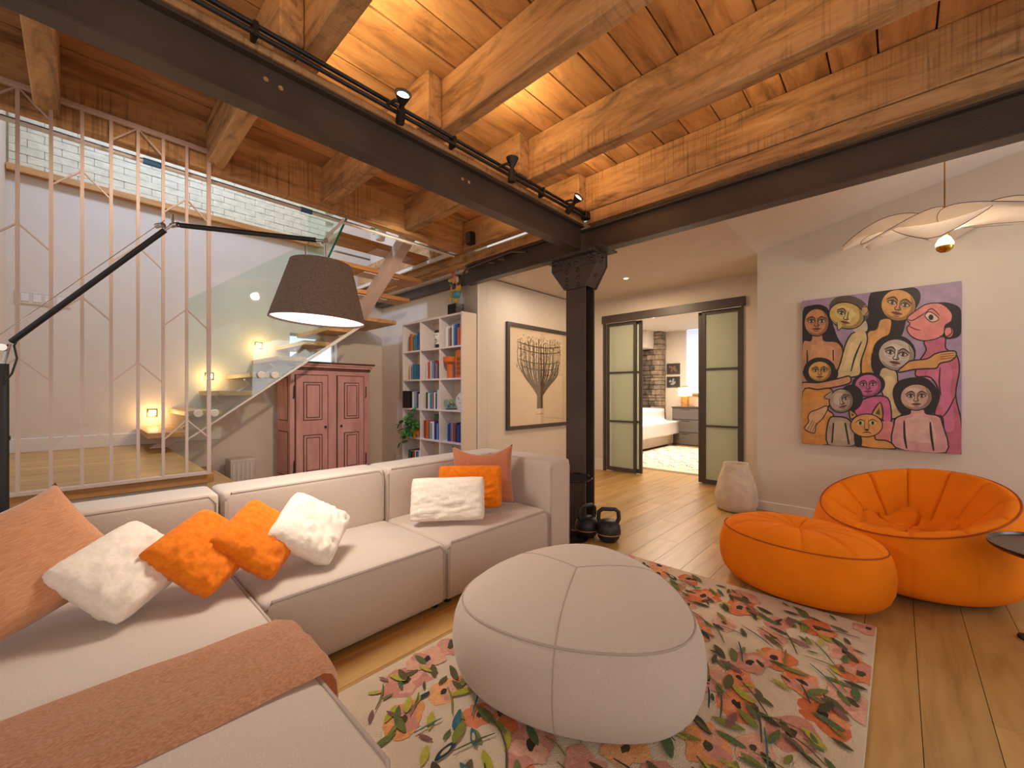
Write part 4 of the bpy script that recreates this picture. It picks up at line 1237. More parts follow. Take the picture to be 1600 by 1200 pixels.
# orange mushroom-like vase and orange arch ornament
ov = B(); lathe(ov, [(0, 0), (.055, 0), (.055, .13), (.06, .17), (.10, .20), (.105, .26), (.09, .265), (.085, .21), (0, .19)], (3.19, 4.035, ZS[4] + .0085), 28)
tag(obj('orange_vase', ov, M['terrapot'], None, True), 'orange wide-rimmed vase in the second row right compartment', 'vase')
oa = thing('arch_ornament', 'tall orange arched ornament beside the orange vase on the shelf', 'ornament', (3.17, 3.835, ZS[4] + .0085))
b = B(); prism(b, catmull([(-.07, 0), (-.075, .15), (-.06, .27), (-.02, .335), (.03, .33), (.068, .27), (.07, .12), (.07, 0)], 5), -.03, .03, 'x'); obj('body', b, M['terrapot'], oa, 30)
for k in range(4): obj('relief_square', box(-.034, -.03, -.035, .035, .04 + .055 * k, .08 + .055 * k), mat('ornament_relief', (150, 78, 30), .6) if k == 0 else bpy.data.materials['ornament_relief'], oa)
fill(1, 2, ['violet'], .2, .225, .02, .022)
# dark picture box, glass bowl, plate
pbx = tag(obj('photo_box', box(3.085, 3.20, 4.84, 4.985, ZS[3] + .0085, ZS[3] + .24, .003), M['black']), 'black patterned box on the third shelf above the trailing plant', 'box')
gbw = thing('glass_bowl', 'clear glass bowl of trinkets on the third row right shelf', 'bowl', (3.19, 4.04, ZS[3] + .0085))
b = B(); lathe(b, [(0, .006), (.06, .006), (.095, .05), (.10, .10), (.085, .125), (.082, .122), (.094, .10), (.088, .05), (.055, .012), (0, .012)], (0, 0, 0), 28); obj('bowl', b, M['glass'], gbw, True)
b = B(); lathe(b, [(0, 0), (.075, 0), (.08, .007), (0, .007)], (0, 0, 0), 28); obj('base', b, M['black'], gbw, True)
random.seed(9)
for i in range(12):
    b = B(); bmesh.ops.create_icosphere(b, subdivisions=1, radius=.02); a = random.random() * 6.28; q = random.random() * .045
    b.transform(Matrix.Translation((q * math.cos(a), q * math.sin(a), .035 + random.random() * .05)))
    obj('trinket', b, M['book'], gbw, color=lin(CN[random.choice(['red', 'white', 'teal', 'yellow', 'orange', 'sky'])]))
pt = thing('decorated_plate', 'white plate with grey drawing standing in the third row right compartment', 'plate', (3.20, 3.86, ZS[3] + .12))
b = B(); lathe(b, [(0, .012), (.08, .010), (.10, .0), (.102, .003), (.08, .016), (0, .018)], (0, 0, 0), 36); b.transform(Matrix.Rotation(R(-82), 4, 'Y')); obj('plate', b, M['trim'], pt, True)
for q in ((-.03, .02), (.03, .03), (0, -.03)):
    b = B(); tube(b, [(-.021, q[0] - .02, q[1] - .02), (-.021, q[0], q[1] + .01), (-.021, q[0] + .02, q[1] - .01)], .003, 5); obj('drawn_mark', b, M['steelg'], pt)
obj('stand', box(-.02, .03, -.05, .05, -.11, -.098), M['shelf'], pt)
gx = tag(obj('green_box', box(3.15, 3.30, 4.19, 4.34, ZS[2] + .262, ZS[2] + .33, .003), M['book'], color=lin((30, 84, 60))), 'dark green box lying on the fourth row middle books', 'box')
op = B(); lathe(op, [(0, 0), (.05, 0), (.075, .05), (.08, .12), (.065, .15), (.058, .15), (0, .13)], (3.18, 4.44, ZS[1] + .0085), 24)
tag(obj('orange_jar', op, M['terrapot'], None, True), 'small orange jar in the bottom row middle compartment', 'jar')
# trailing plant
tp = thing('trailing_plant', 'green trailing pothos in an orange pot spilling from the bookcase left side', 'plant', (3.13, 4.70, ZS[2] + .0085))
b = B(); lathe(b, [(0, 0), (.055, 0), (.07, .12), (.062, .12), (0, .11)], (0, 0, 0), 24); obj('pot', b, M['terrapot'], tp, True)
lm2 = leafmesh('leaf', .10, .030); lm2.materials.append(M['leaf'])
random.seed(14)
vines = [[(0, 0, .12), (-.04, .03, .30), (-.03, -.04, .45)], [(0, 0, .12), (-.06, .08, .24), (-.10, .20, .20), (-.10, .25, .12)], [(0, .02, .12), (-.08, .10, .14), (-.10, .17, -.02), (-.11, .16, -.10)],
         [(0, 0, .12), (-.07, .04, .12), (-.09, .06, -.04)], [(0, 0, .12), (-.06, -.05, .22), (-.08, -.10, .25)], [(0, 0, .12), (-.05, .12, .30), (-.06, .14, .22)], [(0, .03, .12), (-.08, .13, .10), (-.09, .20, .02)]]
for v_ in vines:
    b = B(); tube(b, v_, .003, 5); obj('vine', b, M['leaf'], tp, True)
    for k in range(11):
        f = random.random() * (len(v_) - 1); i = int(f); a = Vector(v_[i]).lerp(Vector(v_[i + 1]), f - i)
        o = bpy.data.objects.new('leaf', lm2); COL.objects.link(o); o.parent = tp
        o.location = a + Vector((random.uniform(-.03, .01), random.uniform(-.03, .03), random.uniform(-.02, .03)))
        o.rotation_euler = (random.uniform(-.8, .8), random.uniform(.0, 1.2), random.uniform(1.5, 4.8)); o.scale = [random.uniform(.8, 1.25)] * 3

# colourful figurine on top of the bookcase
fg = thing('figurine', 'colourful painted abstract figurine on a black block atop the bookcase', 'sculpture', (3.17, 3.93, 2.153))
obj('base_block', box(-.06, .06, -.085, .085, 0, .125, .003), M['blackg'], fg)
def blob(nm, c, pos, r, sc=(1, 1, 1)):
    b = B(); bmesh.ops.create_icosphere(b, subdivisions=3, radius=r); b.transform(Matrix.Translation(pos) @ Matrix.Diagonal((*sc, 1)))
    obj(nm, b, M['book'], fg, True, color=lin(c))
blob('leg', (200, 160, 70), (0, -.005, .17), .032, (.8, 1, 1.5))
blob('lower_body', (70, 150, 170), (0, -.01, .245), .055, (.8, 1.1, .95))
blob('body', (222, 170, 60), (0, .0, .33), .07, (.7, 1.25, .85))
blob('round_emblem', (36, 40, 120), (-.045, -.02, .335), .036, (.4, 1, 1))
blob('emblem_dot', (220, 90, 40), (-.06, -.005, .33), .016, (.4, 1, 1))
blob('hip', (190, 150, 70), (0, .085, .27), .038, (.7, .9, 1.3))
blob('tail', (220, 180, 90), (0, .105, .21), .02, (.7, .8, 2.2))
blob('chest', (240, 160, 110), (0, .01, .42), .048, (.7, .9, 1.3))
blob('arm', (236, 190, 90), (0, .075, .435), .032, (.7, 1.7, .8))
blob('hand', (226, 200, 120), (0, .115, .44), .022)
blob('head', (232, 110, 40), (0, .03, .505), .034, (.9, 1, 1.2))
blob('neck', (230, 206, 180), (0, -.03, .42), .022, (.9, .9, 2.2))
blob('ball', (140, 190, 190), (0, -.035, .515), .036)
blob('green_dot', (70, 150, 70), (0, .10, .385), .016)

# ------------------------------------------------------------------ tree print on the picture wall
tr_ = thing('framed_tree_print', 'dark framed print of a branching tree on the passage wall', 'picture')
TX0, TX1, TZ0, TZ1, TY = 3.83, 5.25, .71, 2.13, 3.722
for a in ((TX0, TX1, TZ1 - .05, TZ1), (TX0, TX1, TZ0, TZ0 + .05), (TX0, TX0 + .05, TZ0 + .05, TZ1 - .05), (TX1 - .05, TX1, TZ0 + .05, TZ1 - .05)):
    obj('frame_bar', box(a[0], a[1], TY - .035, TY, a[2], a[3], .002), M['dark'], tr_)
obj('print_sheet', box(TX0 + .05, TX1 - .05, TY - .010, TY - .002, TZ0 + .05, TZ1 - .05), mat('cream_paper', (228, 206, 180), .6, var=.03), tr_)
P = Paint(lambda u, v, h: (u, TY - .0105 - h, v), .00001)
random.seed(4)
TR = (92, 74, 56)
cxt = 4.52
P.poly([(cxt - .07, .98), (cxt - .065, 1.15), (cxt - .085, 1.22), (cxt + .085, 1.22), (cxt + .06, 1.14), (cxt + .065, .98)], TR)
for k in range(30):
    f = -1 + 2 * (k + .5) / 30 + random.uniform(-.03, .03)
    xe = cxt + .47 * f; d_ = 1 - abs(f) * .35
    zt = random.uniform(1.86, 1.97)
    j_ = lambda: random.uniform(-.012, .012)
    P.line([(cxt + .06 * f, 1.16), (cxt + .16 * f, 1.26 + .02 * abs(f)), (cxt + .36 * f + j_(), 1.40 + .06 * abs(f)), (xe * .96 + cxt * .04 + j_(), 1.55 + .04 * abs(f)), (xe + j_(), 1.70), (xe + j_(), zt)], .022 - .008 * abs(f), TR, 4)
    if k % 4 == 1: P.line([(cxt + .06 * f, 1.17), (cxt + .2 * f, 1.30), (cxt + .40 * f, 1.46), (cxt + .44 * f, 1.62)], .034, TR, 4)
for k in range(620):
    f = random.uniform(-1, 1); z = random.uniform(1.30, 1.99)
    w_ = .49 * min(1, max(.25, (z - 1.18) / .36))
    x = cxt + w_ * f
    a = random.uniform(40, 140)
    P.ell(x, z, random.uniform(.008, .018), .0045, TR, a, 5)
for zc, rx in ((1.89, .48), (1.81, .48), (1.66, .45), (1.57, .42)):
    P.line([(cxt - rx, zc), (cxt - rx * .5, zc - .035), (cxt, zc - .045), (cxt + rx * .5, zc - .035), (cxt + rx, zc)], .016, TR, 5)
P.line([(cxt - .1, .90), (cxt + .06, .905)], .006, TR)
o = P.build('printed_tree', M['print'], tr_)
obj('glazing', box(TX0 + .05, TX1 - .05, TY - .020, TY - .018, TZ0 + .05, TZ1 - .05), M['glazing'], tr_)

# ceiling fittings of the passage
for (x, y, z, nm, lb_, c_) in ((4.75, 2.5, 2.645, 'downlight', 'small round recessed downlight in the low passage ceiling', 'downlight'), (7.85, 3.55, 2.70, 'downlight', 'small round recessed downlight in the bedroom ceiling', 'downlight')):
    t = thing(nm, lb_, c_, (x, y, z))
    b = B(); lathe(b, [(.028, -.002), (.045, -.004), (.05, 0)], (0, 0, 0), 24); obj('bezel', b, M['trim'], t, True)
    b = B(); lathe(b, [(0, -.003), (.028, -.003)], (0, 0, 0), 20); obj('lens', b, M['glowsm'], t)
sd = thing('smoke_detector', 'round white smoke detector on the ceiling left of the column head', 'smoke detector', (3.66, 3.42, 2.645))
b = B(); lathe(b, [(0, -.045), (.04, -.045), (.05, -.03), (.07, -.02), (.075, 0)], (0, 0, 0), 28); obj('housing', b, M['trim'], sd, True)
b = B(); lathe(b, [(0, -.050), (.022, -.050), (.024, -.045)], (0, 0, 0), 20); obj('sensor', b, M['switch'], sd, True)

# ------------------------------------------------------------------ sliding frosted doors
hd = struct('door_1', box(5.585, 5.622, 1.36, 3.35, 2.27, 2.385, .003), M['dark'])
obj('jamb', box(5.60, 5.64, 3.30, 3.335, 0, 2.27), M['dark'], hd); obj('jamb', box(5.60, 5.64, 1.385, 1.41, 0, 2.27), M['dark'], hd)
def dpanel(x, y0, y1, label):
    t = thing('sliding_door', label, 'sliding door', (0, 0, 0), 0, 'frosted sliding door leaves')
    fw_ = .045; z0, z1 = .012, 2.27
    obj('stile', box(x, x + .035, y0, y0 + fw_, z0, z1, .002), M['dark'], t); obj('stile', box(x, x + .035, y1 - fw_, y1, z0, z1, .002), M['dark'], t)
    zz = [z0, .77, 1.51, z1]
    for i, z in enumerate(zz):
        a, c = (z, z + .06) if i == 0 else (z - .05, z) if i == 3 else (z - .012, z + .012)
        obj('rail', box(x, x + .035, y0 + fw_, y1 - fw_, a, c, .002), M['dark'], t)
    for i in range(3):
        obj('frosted_pane', box(x + .014, x + .020, y0 + fw_, y1 - fw_, zz[i] + (.06 if i == 0 else .012), zz[i + 1] - (.05 if i == 2 else .012)), M['frost'], t)
dpanel(5.642, 2.81, 3.298, 'front frosted sliding door leaf left of the bedroom opening')
dpanel(5.690, 2.745, 3.235, 'rear frosted door leaf peeking out left of the bedroom opening')
dpanel(5.642, 1.412, 1.885, 'front frosted sliding door leaf right of the bedroom opening, behind the vase')
dpanel(5.690, 1.465, 1.945, 'rear frosted door leaf peeking out right of the bedroom opening')
th = tag(obj('wall_control', box(5.598, 5.618, 1.10, 1.22, 1.0, 1.36, .004), M['dark']), 'narrow dark wall panel between the door and the painting wall', 'wall panel')

# ------------------------------------------------------------------ bedroom
struct('wall_bedroom_back', box(10.0, 10.2, 0.8, 6.1, 0, 2.75), M['wall'])
struct('wall_bedroom_left', box(5.74, 10.0, 5.9, 6.1, 0, 2.75), M['wall'])
struct('wall_bedroom_right', box(5.62, 10.0, .8, .95, 0, 2.75), M['wall'])
struct('ceiling_bedroom', box(5.74, 10.2, .8, 6.1, 2.70, 2.8), M['ceil'])
struct('soffit_bedroom', box(9.3, 9.98, 4.36, 5.9, 2.28, 2.70), M['wall'])
# stone pier: coursed rubble blocks
sp_ = struct('stone_pier', box(9.72, 9.99, 4.22, 4.80, 0, 2.70), M['piermortar'])
random.seed(8)
z = 0.02
while z < 2.66:
    h = random.uniform(.07, .14); y = 4.20
    while y < 4.80:
        L = random.uniform(.10, .24); y1 = min(y + L, 4.82)
        dd = random.uniform(0, .03)
        if z + h > 2.26 and y1 > 4.36: pass
        obj('stone', box(9.69 - dd, 9.73, y + .004, y1 - .004, z + .004, min(z + h, 2.69) - .004, .010), M['stone2'] if y < 4.34 else M['stone'], sp_)
        y += L
    obj('stone', box(9.70, 9.97, 4.185 - random.uniform(0, .012), 4.224, z + .004, min(z + h, 2.69) - .004, .008), M['stone2'], sp_)
    z += h
# window with a blind
w2 = struct('window_2', box(9.985, 9.998, 2.4, 3.66, 1.20, 2.70), M['window'])
obj('blind', box(9.95, 9.97, 2.4, 3.67, 1.24, 2.69, .002), M['blind'], w2)
obj('sill', box(9.90, 9.985, 2.35, 3.70, 1.16, 1.20, .003), M['oakx'], w2)
# bed
bd = thing('bed', 'bed with rounded white duvet and beige base seen through the doorway', 'bed')
obj('base', box(7.35, 9.45, 3.78, 5.5, .04, .34, .03, 3), M['bedb'], bd)
b = B(); bx(b, 7.30, 9.5, 3.66, 5.55, .28, .82); bmesh.ops.bevel(b, geom=[e for e in b.edges if (e.verts[0].co.z + e.verts[1].co.z) > 1.1], offset=.26, segments=7, affect='EDGES')
bmesh.ops.subdivide_edges(b, edges=[e for e in b.edges if e.calc_length() > .25], cuts=8, use_grid_fill=True)
for v in b.verts:
    u = (v.co.x - 8.4) / 1.1; q = (v.co.y - 4.6) / .95
    v.co.z += .06 * max(0, 1 - u * u) * max(0, 1 - q * q) + .02 * noise.noise(v.co * 3)
    v.co.y += .03 * noise.noise(v.co * 4)
obj('duvet', b, M['duvet'], bd, 'all')
for x in (7.45, 9.35):
    for y in (3.9, 5.4): obj('foot', box(x, x + .05, y, y + .05, 0, .04), M['black'], bd)
# dresser
dr = thing('dresser', 'grey chest of drawers against the bedroom wall', 'dresser')
obj('carcass', box(9.52, 9.97, 2.80, 3.84, .0, .86, .003), M['dresser'], dr)
obj('top', box(9.50, 9.97, 2.79, 3.85, .86, .882, .002), M['dark'], dr)
for z0, z1 in ((.60, .85), (.31, .59), (.03, .30)):
    d = obj('drawer', box(9.50, 9.52, 2.81, 3.83, z0, z1 - .006, .003), M['dresser'], dr)
    obj('handle', box(9.488, 9.50, 3.44, 3.62, z1 - .03, z1 - .018), M['dark'], d)
# lamp
lp = thing('table_lamp', 'glowing table lamp with wooden cylinder base on the bedroom dresser', 'table lamp', (9.72, 3.62, .882))
b = B(); lathe(b, [(0, 0), (.085, 0), (.085, .24), (0, .24)], (0, 0, 0), 28); obj('base', b, M['oakx'], lp, 30)
b = B(); lathe(b, [(.11, .25), (.15, .25), (.15, .44), (.11, .44), (0, .44)], (0, 0, 0), 28); obj('lamp_shade', b, M['shadeglow'], lp, 30)
b = B(); lathe(b, [(0, .46), (.08, .46), (.08, .48), (0, .48)], (0, 0, 0), 20); obj('cap', b, M['oakx'], lp, 30)
light('table_lamp_bulb', 'POINT', (9.62, 3.62, 1.22), 9, (1, .74, .42), radius=.12)
# pictures
for z, lb_, cc in ((1.79, 'small dark framed photo, upper one on the bedroom wall', (120, 90, 80)), (1.47, 'small dark framed photo, lower one on the bedroom wall', (150, 150, 150))):
    t = thing('framed_photo', lb_, 'picture', (9.995, 4.0, z), 0, 'framed photos on the bedroom wall')
    for a in ((-.16, .16, .10, .13), (-.16, .16, -.13, -.10), (-.16, -.13, -.10, .10), (.13, .16, -.10, .10)):
        obj('frame_bar', box(-.025, 0, a[0], a[1], a[2], a[3]), M['dark'], t)
    P = Paint(lambda u, v, h: (-.008 - h, u, v), .0001)
    P.poly([(-.13, -.1), (.13, -.1), (.13, .1), (-.13, .1)], (60, 52, 50))
    for k in range(9): P.ell(random.uniform(-.09, .09), random.uniform(-.06, .06), .025, .03, cc, random.uniform(0, 90), 9, .4, k)
    P.build('photo_print', M['print'], t)
# bedroom rug
br = thing('bedroom_rug', 'cream shaggy rug with broken black dash lines in the bedroom', 'rug')
obj('pile', box(6.22, 9.15, 1.75, 3.76, .0005, .018, .005), mat('cream_shag', (236, 226, 208), .95, bump=.9, bscale=60, var=.06), br)
P = Paint(lambda u, v, h: (u, v, .0182 + h), .00001)
for i in range(11):
    for j in range(8):
        x = 6.42 + i * .25 + (j % 2) * .12; y = 1.9 + j * .235
        for k in range(3):
            s = 1 if (i + j) % 2 else -1
            P.line([(x + k * .05, y + s * k * .055), (x + k * .05 + .045, y + s * (k * .055 + .035))], .026, (40, 38, 38))
P.build('woven_marks', M['rug'], br)['kind'] = 'stuff'
b = B(); random.seed(2)
for k in range(110):
    y = 1.76 + k * .0182; bx(b, 6.17 - random.random() * .02, 6.225, y, y + .008, .001, .008)
o = obj('fringe', b, mat('fringe_yarn', (200, 186, 160), .9), br); o['kind'] = 'stuff'

# ------------------------------------------------------------------ painting
pc = thing('group_portrait_painting', 'large square painting of stylised faces and a cat on lilac ground', 'painting')
PY0, PY1, PZ0, PZ1, PXf = -.362, .675, .715, 2.085, 4.79
obj('canvas', box(PXf, 4.834, PY0, PY1, PZ0, PZ1, .002), mat('lilac_canvas', (150, 126, 150), .7, var=.05), pc)
# homography from sketch coordinates to the unit canvas
import numpy as np
src = [(97, 165), (1120, 50), (1125, 1160), (97, 1080)]; dst = [(0, 1), (1, 1), (1, 0), (0, 0)]
A = []; bvec = []
for (x, y), (u, v) in zip(src, dst):
    A.append([x, y, 1, 0, 0, 0, -u * x, -u * y]); bvec.append(u)
    A.append([0, 0, 0, x, y, 1, -v * x, -v * y]); bvec.append(v)
Hm = np.append(np.linalg.solve(np.array(A, float), np.array(bvec, float)), 1).reshape(3, 3)
def canv(x, y, h):
    q = Hm @ np.array([x, y, 1.0]); u, v = q[0] / q[2], q[1] / q[2]
    u = min(max(u, .001), .999); v = min(max(v, .001), .999)
    return (PXf - .0004 - h, PY1 + (PY0 - PY1) * u, PZ0 + (PZ1 - PZ0) * v)
P = Paint(canv, .00003)
K = (38, 30, 30); LIL = (158, 134, 160); TAN = (196, 134, 88); TAN2 = (214, 158, 112); YEL_ = (206, 166, 80); PALE = (190, 172, 146); PNK = (212, 130, 124); MAG = (184, 96, 136); WHT = (186, 170, 156); OCH = (200, 136, 58); GR = (170, 148, 128)
P.poly([(97, 165), (1120, 50), (1125, 1160), (97, 1080)], LIL)
def body(pts, c, c2=None, w_=9):
    P.smooth(pts, c); 
    if c2:
        mx_ = sum(p[0] for p in pts) / len(pts); my_ = sum(p[1] for p in pts) / len(pts)
        P.smooth([(mx_ + (x - mx_) * .6, my_ + (y - my_) * .65) for x, y in pts], c2)
    P.line(pts, w_, K, 4, True)
def feat(cx, cy, s, rot=0.0, c=K, iris=(60, 50, 50), side=0, shade=(150, 110, 80)):
    ct, st_ = math.cos(R(rot)), math.sin(R(rot))
    def T(p): return [(cx + s * (x * ct - y * st_), cy + s * (x * st_ + y * ct)) for x, y in p]
    for e in (-1, 1):
        if side and e == side: continue
        P.smooth(T([(e * .10, -.30), (e * .40, -.44), (e * .80, -.26), (e * .72, -.02), (e * .40, -.02), (e * .16, -.06)]), shade)
        P.line(T([(e * .10, -.28), (e * .40, -.46), (e * .84, -.24)]), s * .085, c)
        P.smooth(T([(e * .16, -.08), (e * .40, -.22), (e * .72, -.10), (e * .42, .02)]), (206, 192, 172))
        P.line(T([(e * .14, -.08), (e * .40, -.24), (e * .74, -.10)]), s * .075, c)
        P.line(T([(e * .16, -.08), (e * .42, .03), (e * .74, -.10)]), s * .05, c)
        P.ell(*T([(e * .42, -.10)])[0], s * .10, s * .12, iris, 0, 10)
        P.line(T([(e * .20, .10), (e * .44, .15), (e * .70, .04)]), s * .035, shade)
    P.smooth(T([(.02, -.3), (.13, -.25), (.12, .15), (.20, .26), (.05, .32)]), shade)
    P.line(T([(-.13, -.30), (-.11, .08), (-.20, .24), (-.08, .32), (0, .30), (.08, .32), (.20, .24), (.11, .08), (.13, -.28)]), s * .07, c)
    P.smooth(T([(-.36, .52), (-.10, .42), (0, .46), (.10, .42), (.36, .52), (0, .66)]), (140, 78, 66))
    P.line(T([(-.40, .53), (-.12, .52), (0, .55), (.12, .52), (.40, .53)]), s * .06, c); P.line(T([(-.2, .70), (0, .73), (.2, .70)]), s * .045, c)
    P.line(T([(-.10, .42), (0, .46), (.10, .42)]), s * .04, c)
def face(cx, cy, rx, ry, c, rot=0, s=None, c2=None, side=0, fr=None):
    P.ell(cx, cy, rx, ry, c, rot, 28)
    if c2: P.ell(cx - rx * .1, cy - ry * .15, rx * .6, ry * .55, c2, rot, 20, .3, cx)
    q = [(cx + rx * math.cos(2 * math.pi * i / 20) * math.cos(R(rot)) - ry * math.sin(2 * math.pi * i / 20) * math.sin(R(rot)), cy + rx * math.cos(2 * math.pi * i / 20) * math.sin(R(rot)) + ry * math.sin(2 * math.pi * i / 20) * math.cos(R(rot))) for i in range(20)]
    P.line(q, 7, K, 2, True)
    sh_ = tuple(int(v * .74) for v in c)
    ct, st_ = math.cos(R(rot)), math.sin(R(rot))
    P.smooth([(cx + rx * a * ct - ry * b_ * st_, cy + rx * a * st_ + ry * b_ * ct) for a, b_ in ((.55, -.78), (.93, -.2), (.86, .4), (.45, .84), (0, .95), (-.45, .84), (-.80, .45), (-.45, .70), (0, .80), (.4, .66), (.68, .3), (.72, -.2))], sh_)
    feat(cx, cy, s or rx, rot if fr is None else fr, side=side, shade=sh_)
# far left woman
P.smooth([(100, 230), (150, 195), (215, 190), (265, 220), (290, 300), (325, 400), (362, 460), (340, 470), (250, 430), (100, 430)], K)
body([(97, 440), (150, 420), (165, 380), (225, 380), (240, 420), (320, 430), (358, 480), (350, 560), (310, 640), (300, 720), (97, 700)], (190, 136, 100), (206, 150, 110))
P.line([(128, 480), (130, 540), (125, 600)], 10, K); P.line([(296, 480), (298, 550)], 10, K)
face(190, 303, 80, 88, (190, 132, 90), 0)
# central tall woman
P.smooth([(540, 118), (640, 95), (720, 90), (800, 84), (850, 112), (855, 170), (820, 235), (770, 290), (740, 390), (690, 400), (600, 380), (500, 360), (515, 240)], K)
body([(520, 370), (575, 350), (600, 290), (670, 290), (665, 370), (640, 420), (600, 600), (540, 640), (480, 630), (490, 480)], (200, 146, 86), (216, 160, 96))
face(716, 200, 112, 100, (206, 152, 88), 12, 100)
# yellow man
body([(450, 365), (500, 358), (518, 410), (505, 470), (475, 560), (470, 640), (400, 660), (312, 672), (345, 560), (375, 450), (410, 385)], (204, 178, 128), (214, 190, 140))
P.line([(480, 430), (440, 520), (412, 620)], 12, K)
P.smooth([(430, 330), (500, 290), (515, 360), (440, 370)], PALE)
P.ell(400, 228, 132, 92, (92, 74, 66), 15)
face(383, 262, 114, 84, (196, 166, 96), 14, 84, (208, 186, 120), side=1)
P.ell(503, 232, 22, 32, (180, 150, 110)); P.line([(488, 210), (515, 208), (522, 235), (500, 262)], 7, K)
P.smooth([(320, 300), (330, 356), (352, 335), (345, 300)], (196, 166, 96)); P.line([(322, 300), (328, 356), (350, 338)], 6, K)
# right pink man
P.smooth([(900, 205), (980, 185), (1060, 195), (1118, 240), (1118, 385), (1050, 420), (1000, 400), (1000, 280)], K)
body([(885, 430), (1010, 405), (1020, 480), (1090, 525), (1108, 620), (1085, 780), (1122, 950), (1124, 1158), (1020, 1150), (1005, 930), (950, 900), (980, 770), (925, 665), (830, 655), (845, 570), (895, 490)], (184, 98, 120), (200, 110, 140))
P.line([(985, 600), (980, 700), (990, 780)], 10, K); P.line([(1085, 780), (1040, 870), (1000, 920)], 9, K)
P.smooth([(770, 285), (830, 235), (900, 195), (990, 195), (1055, 250), (1055, 305), (1015, 335), (1005, 390), (950, 420), (870, 428), (800, 400), (770, 350), (790, 320)], PNK)
P.line([(770, 285), (830, 235), (900, 195), (990, 195), (1055, 250), (1055, 305), (1015, 335), (1005, 390), (950, 420), (870, 428), (800, 400), (770, 350), (790, 320)], 7, K, 4, True)
P.smooth([(885, 270), (920, 245), (975, 290), (930, 310)], (210, 180, 160)); P.line([(885, 270), (920, 245), (975, 290), (930, 310)], 6, K, 4, True); P.ell(925, 280, 16, 18, K)
P.line([(890, 250), (930, 225), (980, 270)], 7, K); P.line([(905, 240), (850, 275), (800, 300), (772, 285)], 7, K); P.line([(785, 335), (825, 355), (860, 362)], 8, (110, 40, 40))
P.ell(1040, 375, 26, 34, PNK); P.line([(1018, 350), (1050, 345), (1058, 380), (1025, 405), (980, 400)], 7, K)
# centre pale woman
P.ell(690, 505, 140, 118, K, 8); P.smooth([(550, 500), (600, 560), (640, 650), (600, 680), (545, 600)], K)
body([(612, 600), (700, 620), (715, 700), (740, 800), (740, 900), (650, 920), (620, 780), (590, 690)], (196, 172, 130), (214, 190, 140))
face(704, 517, 116, 100, WHT, 10, 98, (204, 190, 176))
# reaching arm on the right
body([(715, 628), (760, 580), (800, 556), (900, 545), (950, 515), (1010, 500), (1078, 498), (1086, 530), (1050, 560), (985, 575), (960, 605), (900, 608), (820, 612)], (200, 144, 84))
for k in range(3): P.line([(985, 520 + 14 * k), (1075, 510 + 14 * k)], 4, K)
# small yellow child
P.ell(210, 612, 104, 84, K); P.smooth([(112, 600), (130, 680), (200, 690), (310, 680), (312, 600)], K)
face(211, 618, 76, 66, (204, 156, 82), 0, 66)
body([(97, 690), (200, 690), (330, 665), (400, 650), (412, 682), (380, 704), (260, 728), (97, 752)], (196, 140, 96))
# ochre body lower left
body([(97, 752), (200, 735), (280, 730), (300, 790), (262, 860), (300, 900), (262, 980), (258, 1090), (97, 1080)], OCH, (206, 146, 72))
# pink woman, low centre
P.ell(525, 705, 108, 78, K); 
body([(445, 830), (520, 790), (610, 780), (660, 812), (672, 940), (625, 945), (600, 900), (560, 960), (445, 900)], (196, 100, 140))
face(523, 712, 86, 72, (196, 104, 150), 0, 72)
# grey face lower left
P.ell(412, 790, 78, 86, K)
body([(270, 930), (330, 910), (400, 930), (435, 1000), (438, 1095), (265, 1090)], GR, (186, 166, 140)); P.line([(300, 950), (290, 1080)], 12, K); P.line([(375, 950), (400, 1090)], 14, K)
face(350, 808, 78, 76, GR, -15, 74, (190, 172, 150), side=-1)
P.smooth([(290, 740), (240, 782), (275, 800)], GR); P.line([(290, 745), (238, 784), (280, 800)], 6, K)
P.smooth([(150, 880), (200, 862), (250, 840), (262, 860), (230, 920), (190, 960), (180, 1010), (160, 1012), (112, 985), (140, 940), (135, 915)], (206, 160, 120))
P.line([(150, 880), (200, 862), (250, 840), (262, 860), (230, 920), (190, 960), (180, 1010), (160, 1012), (112, 985), (140, 940), (135, 915)], 6, K, 4, True)
for k in range(3): P.line([(130 + 17 * k, 995 + 5 * k), (165 + 12 * k, 930 + 8 * k)], 4, K)
# lower pink torso and cat
P.smooth([(560, 960), (670, 945), (690, 1000), (695, 1110), (560, 1060)], PNK)
body([(485, 1030), (560, 1035), (575, 1060), (650, 1070), (700, 1120), (480, 1102)], (208, 148, 76)); P.smooth([(435, 1000), (480, 1040), (480, 1100), (440, 1096)], K)
for t_ in ([(545, 905), (602, 820), (616, 925)], [(412, 925), (404, 868), (450, 902)]):
    P.poly(t_, (204, 146, 76)); P.line(t_, 8, K, 3, True)
    mx_ = sum(p[0] for p in t_) / 3; my_ = sum(p[1] for p in t_) / 3; P.poly([(mx_ + (a - mx_) * .45, my_ + (c_ - my_) * .45) for a, c_ in t_], (60, 90, 50))
P.ell(513, 968, 103, 74, (210, 150, 84), 0); P.line([(513 + 103 * math.cos(a * math.pi / 10), 968 + 74 * math.sin(a * math.pi / 10)) for a in range(20)], 7, K, 2, True)
for e in (-1, 1):
    P.ell(513 + e * 40, 952, 24, 13, (190, 190, 130)); P.ell(513 + e * 40, 952, 9, 12, K); P.line([(513 + e * 14, 940), (513 + e * 40, 930), (513 + e * 70, 948)], 6, K)
P.line([(502, 925), (500, 985), (513, 1000), (528, 985), (524, 925)], 5, K); P.ell(515, 997, 12, 7, K); P.line([(485, 1018), (513, 1010), (545, 1018)], 6, K)
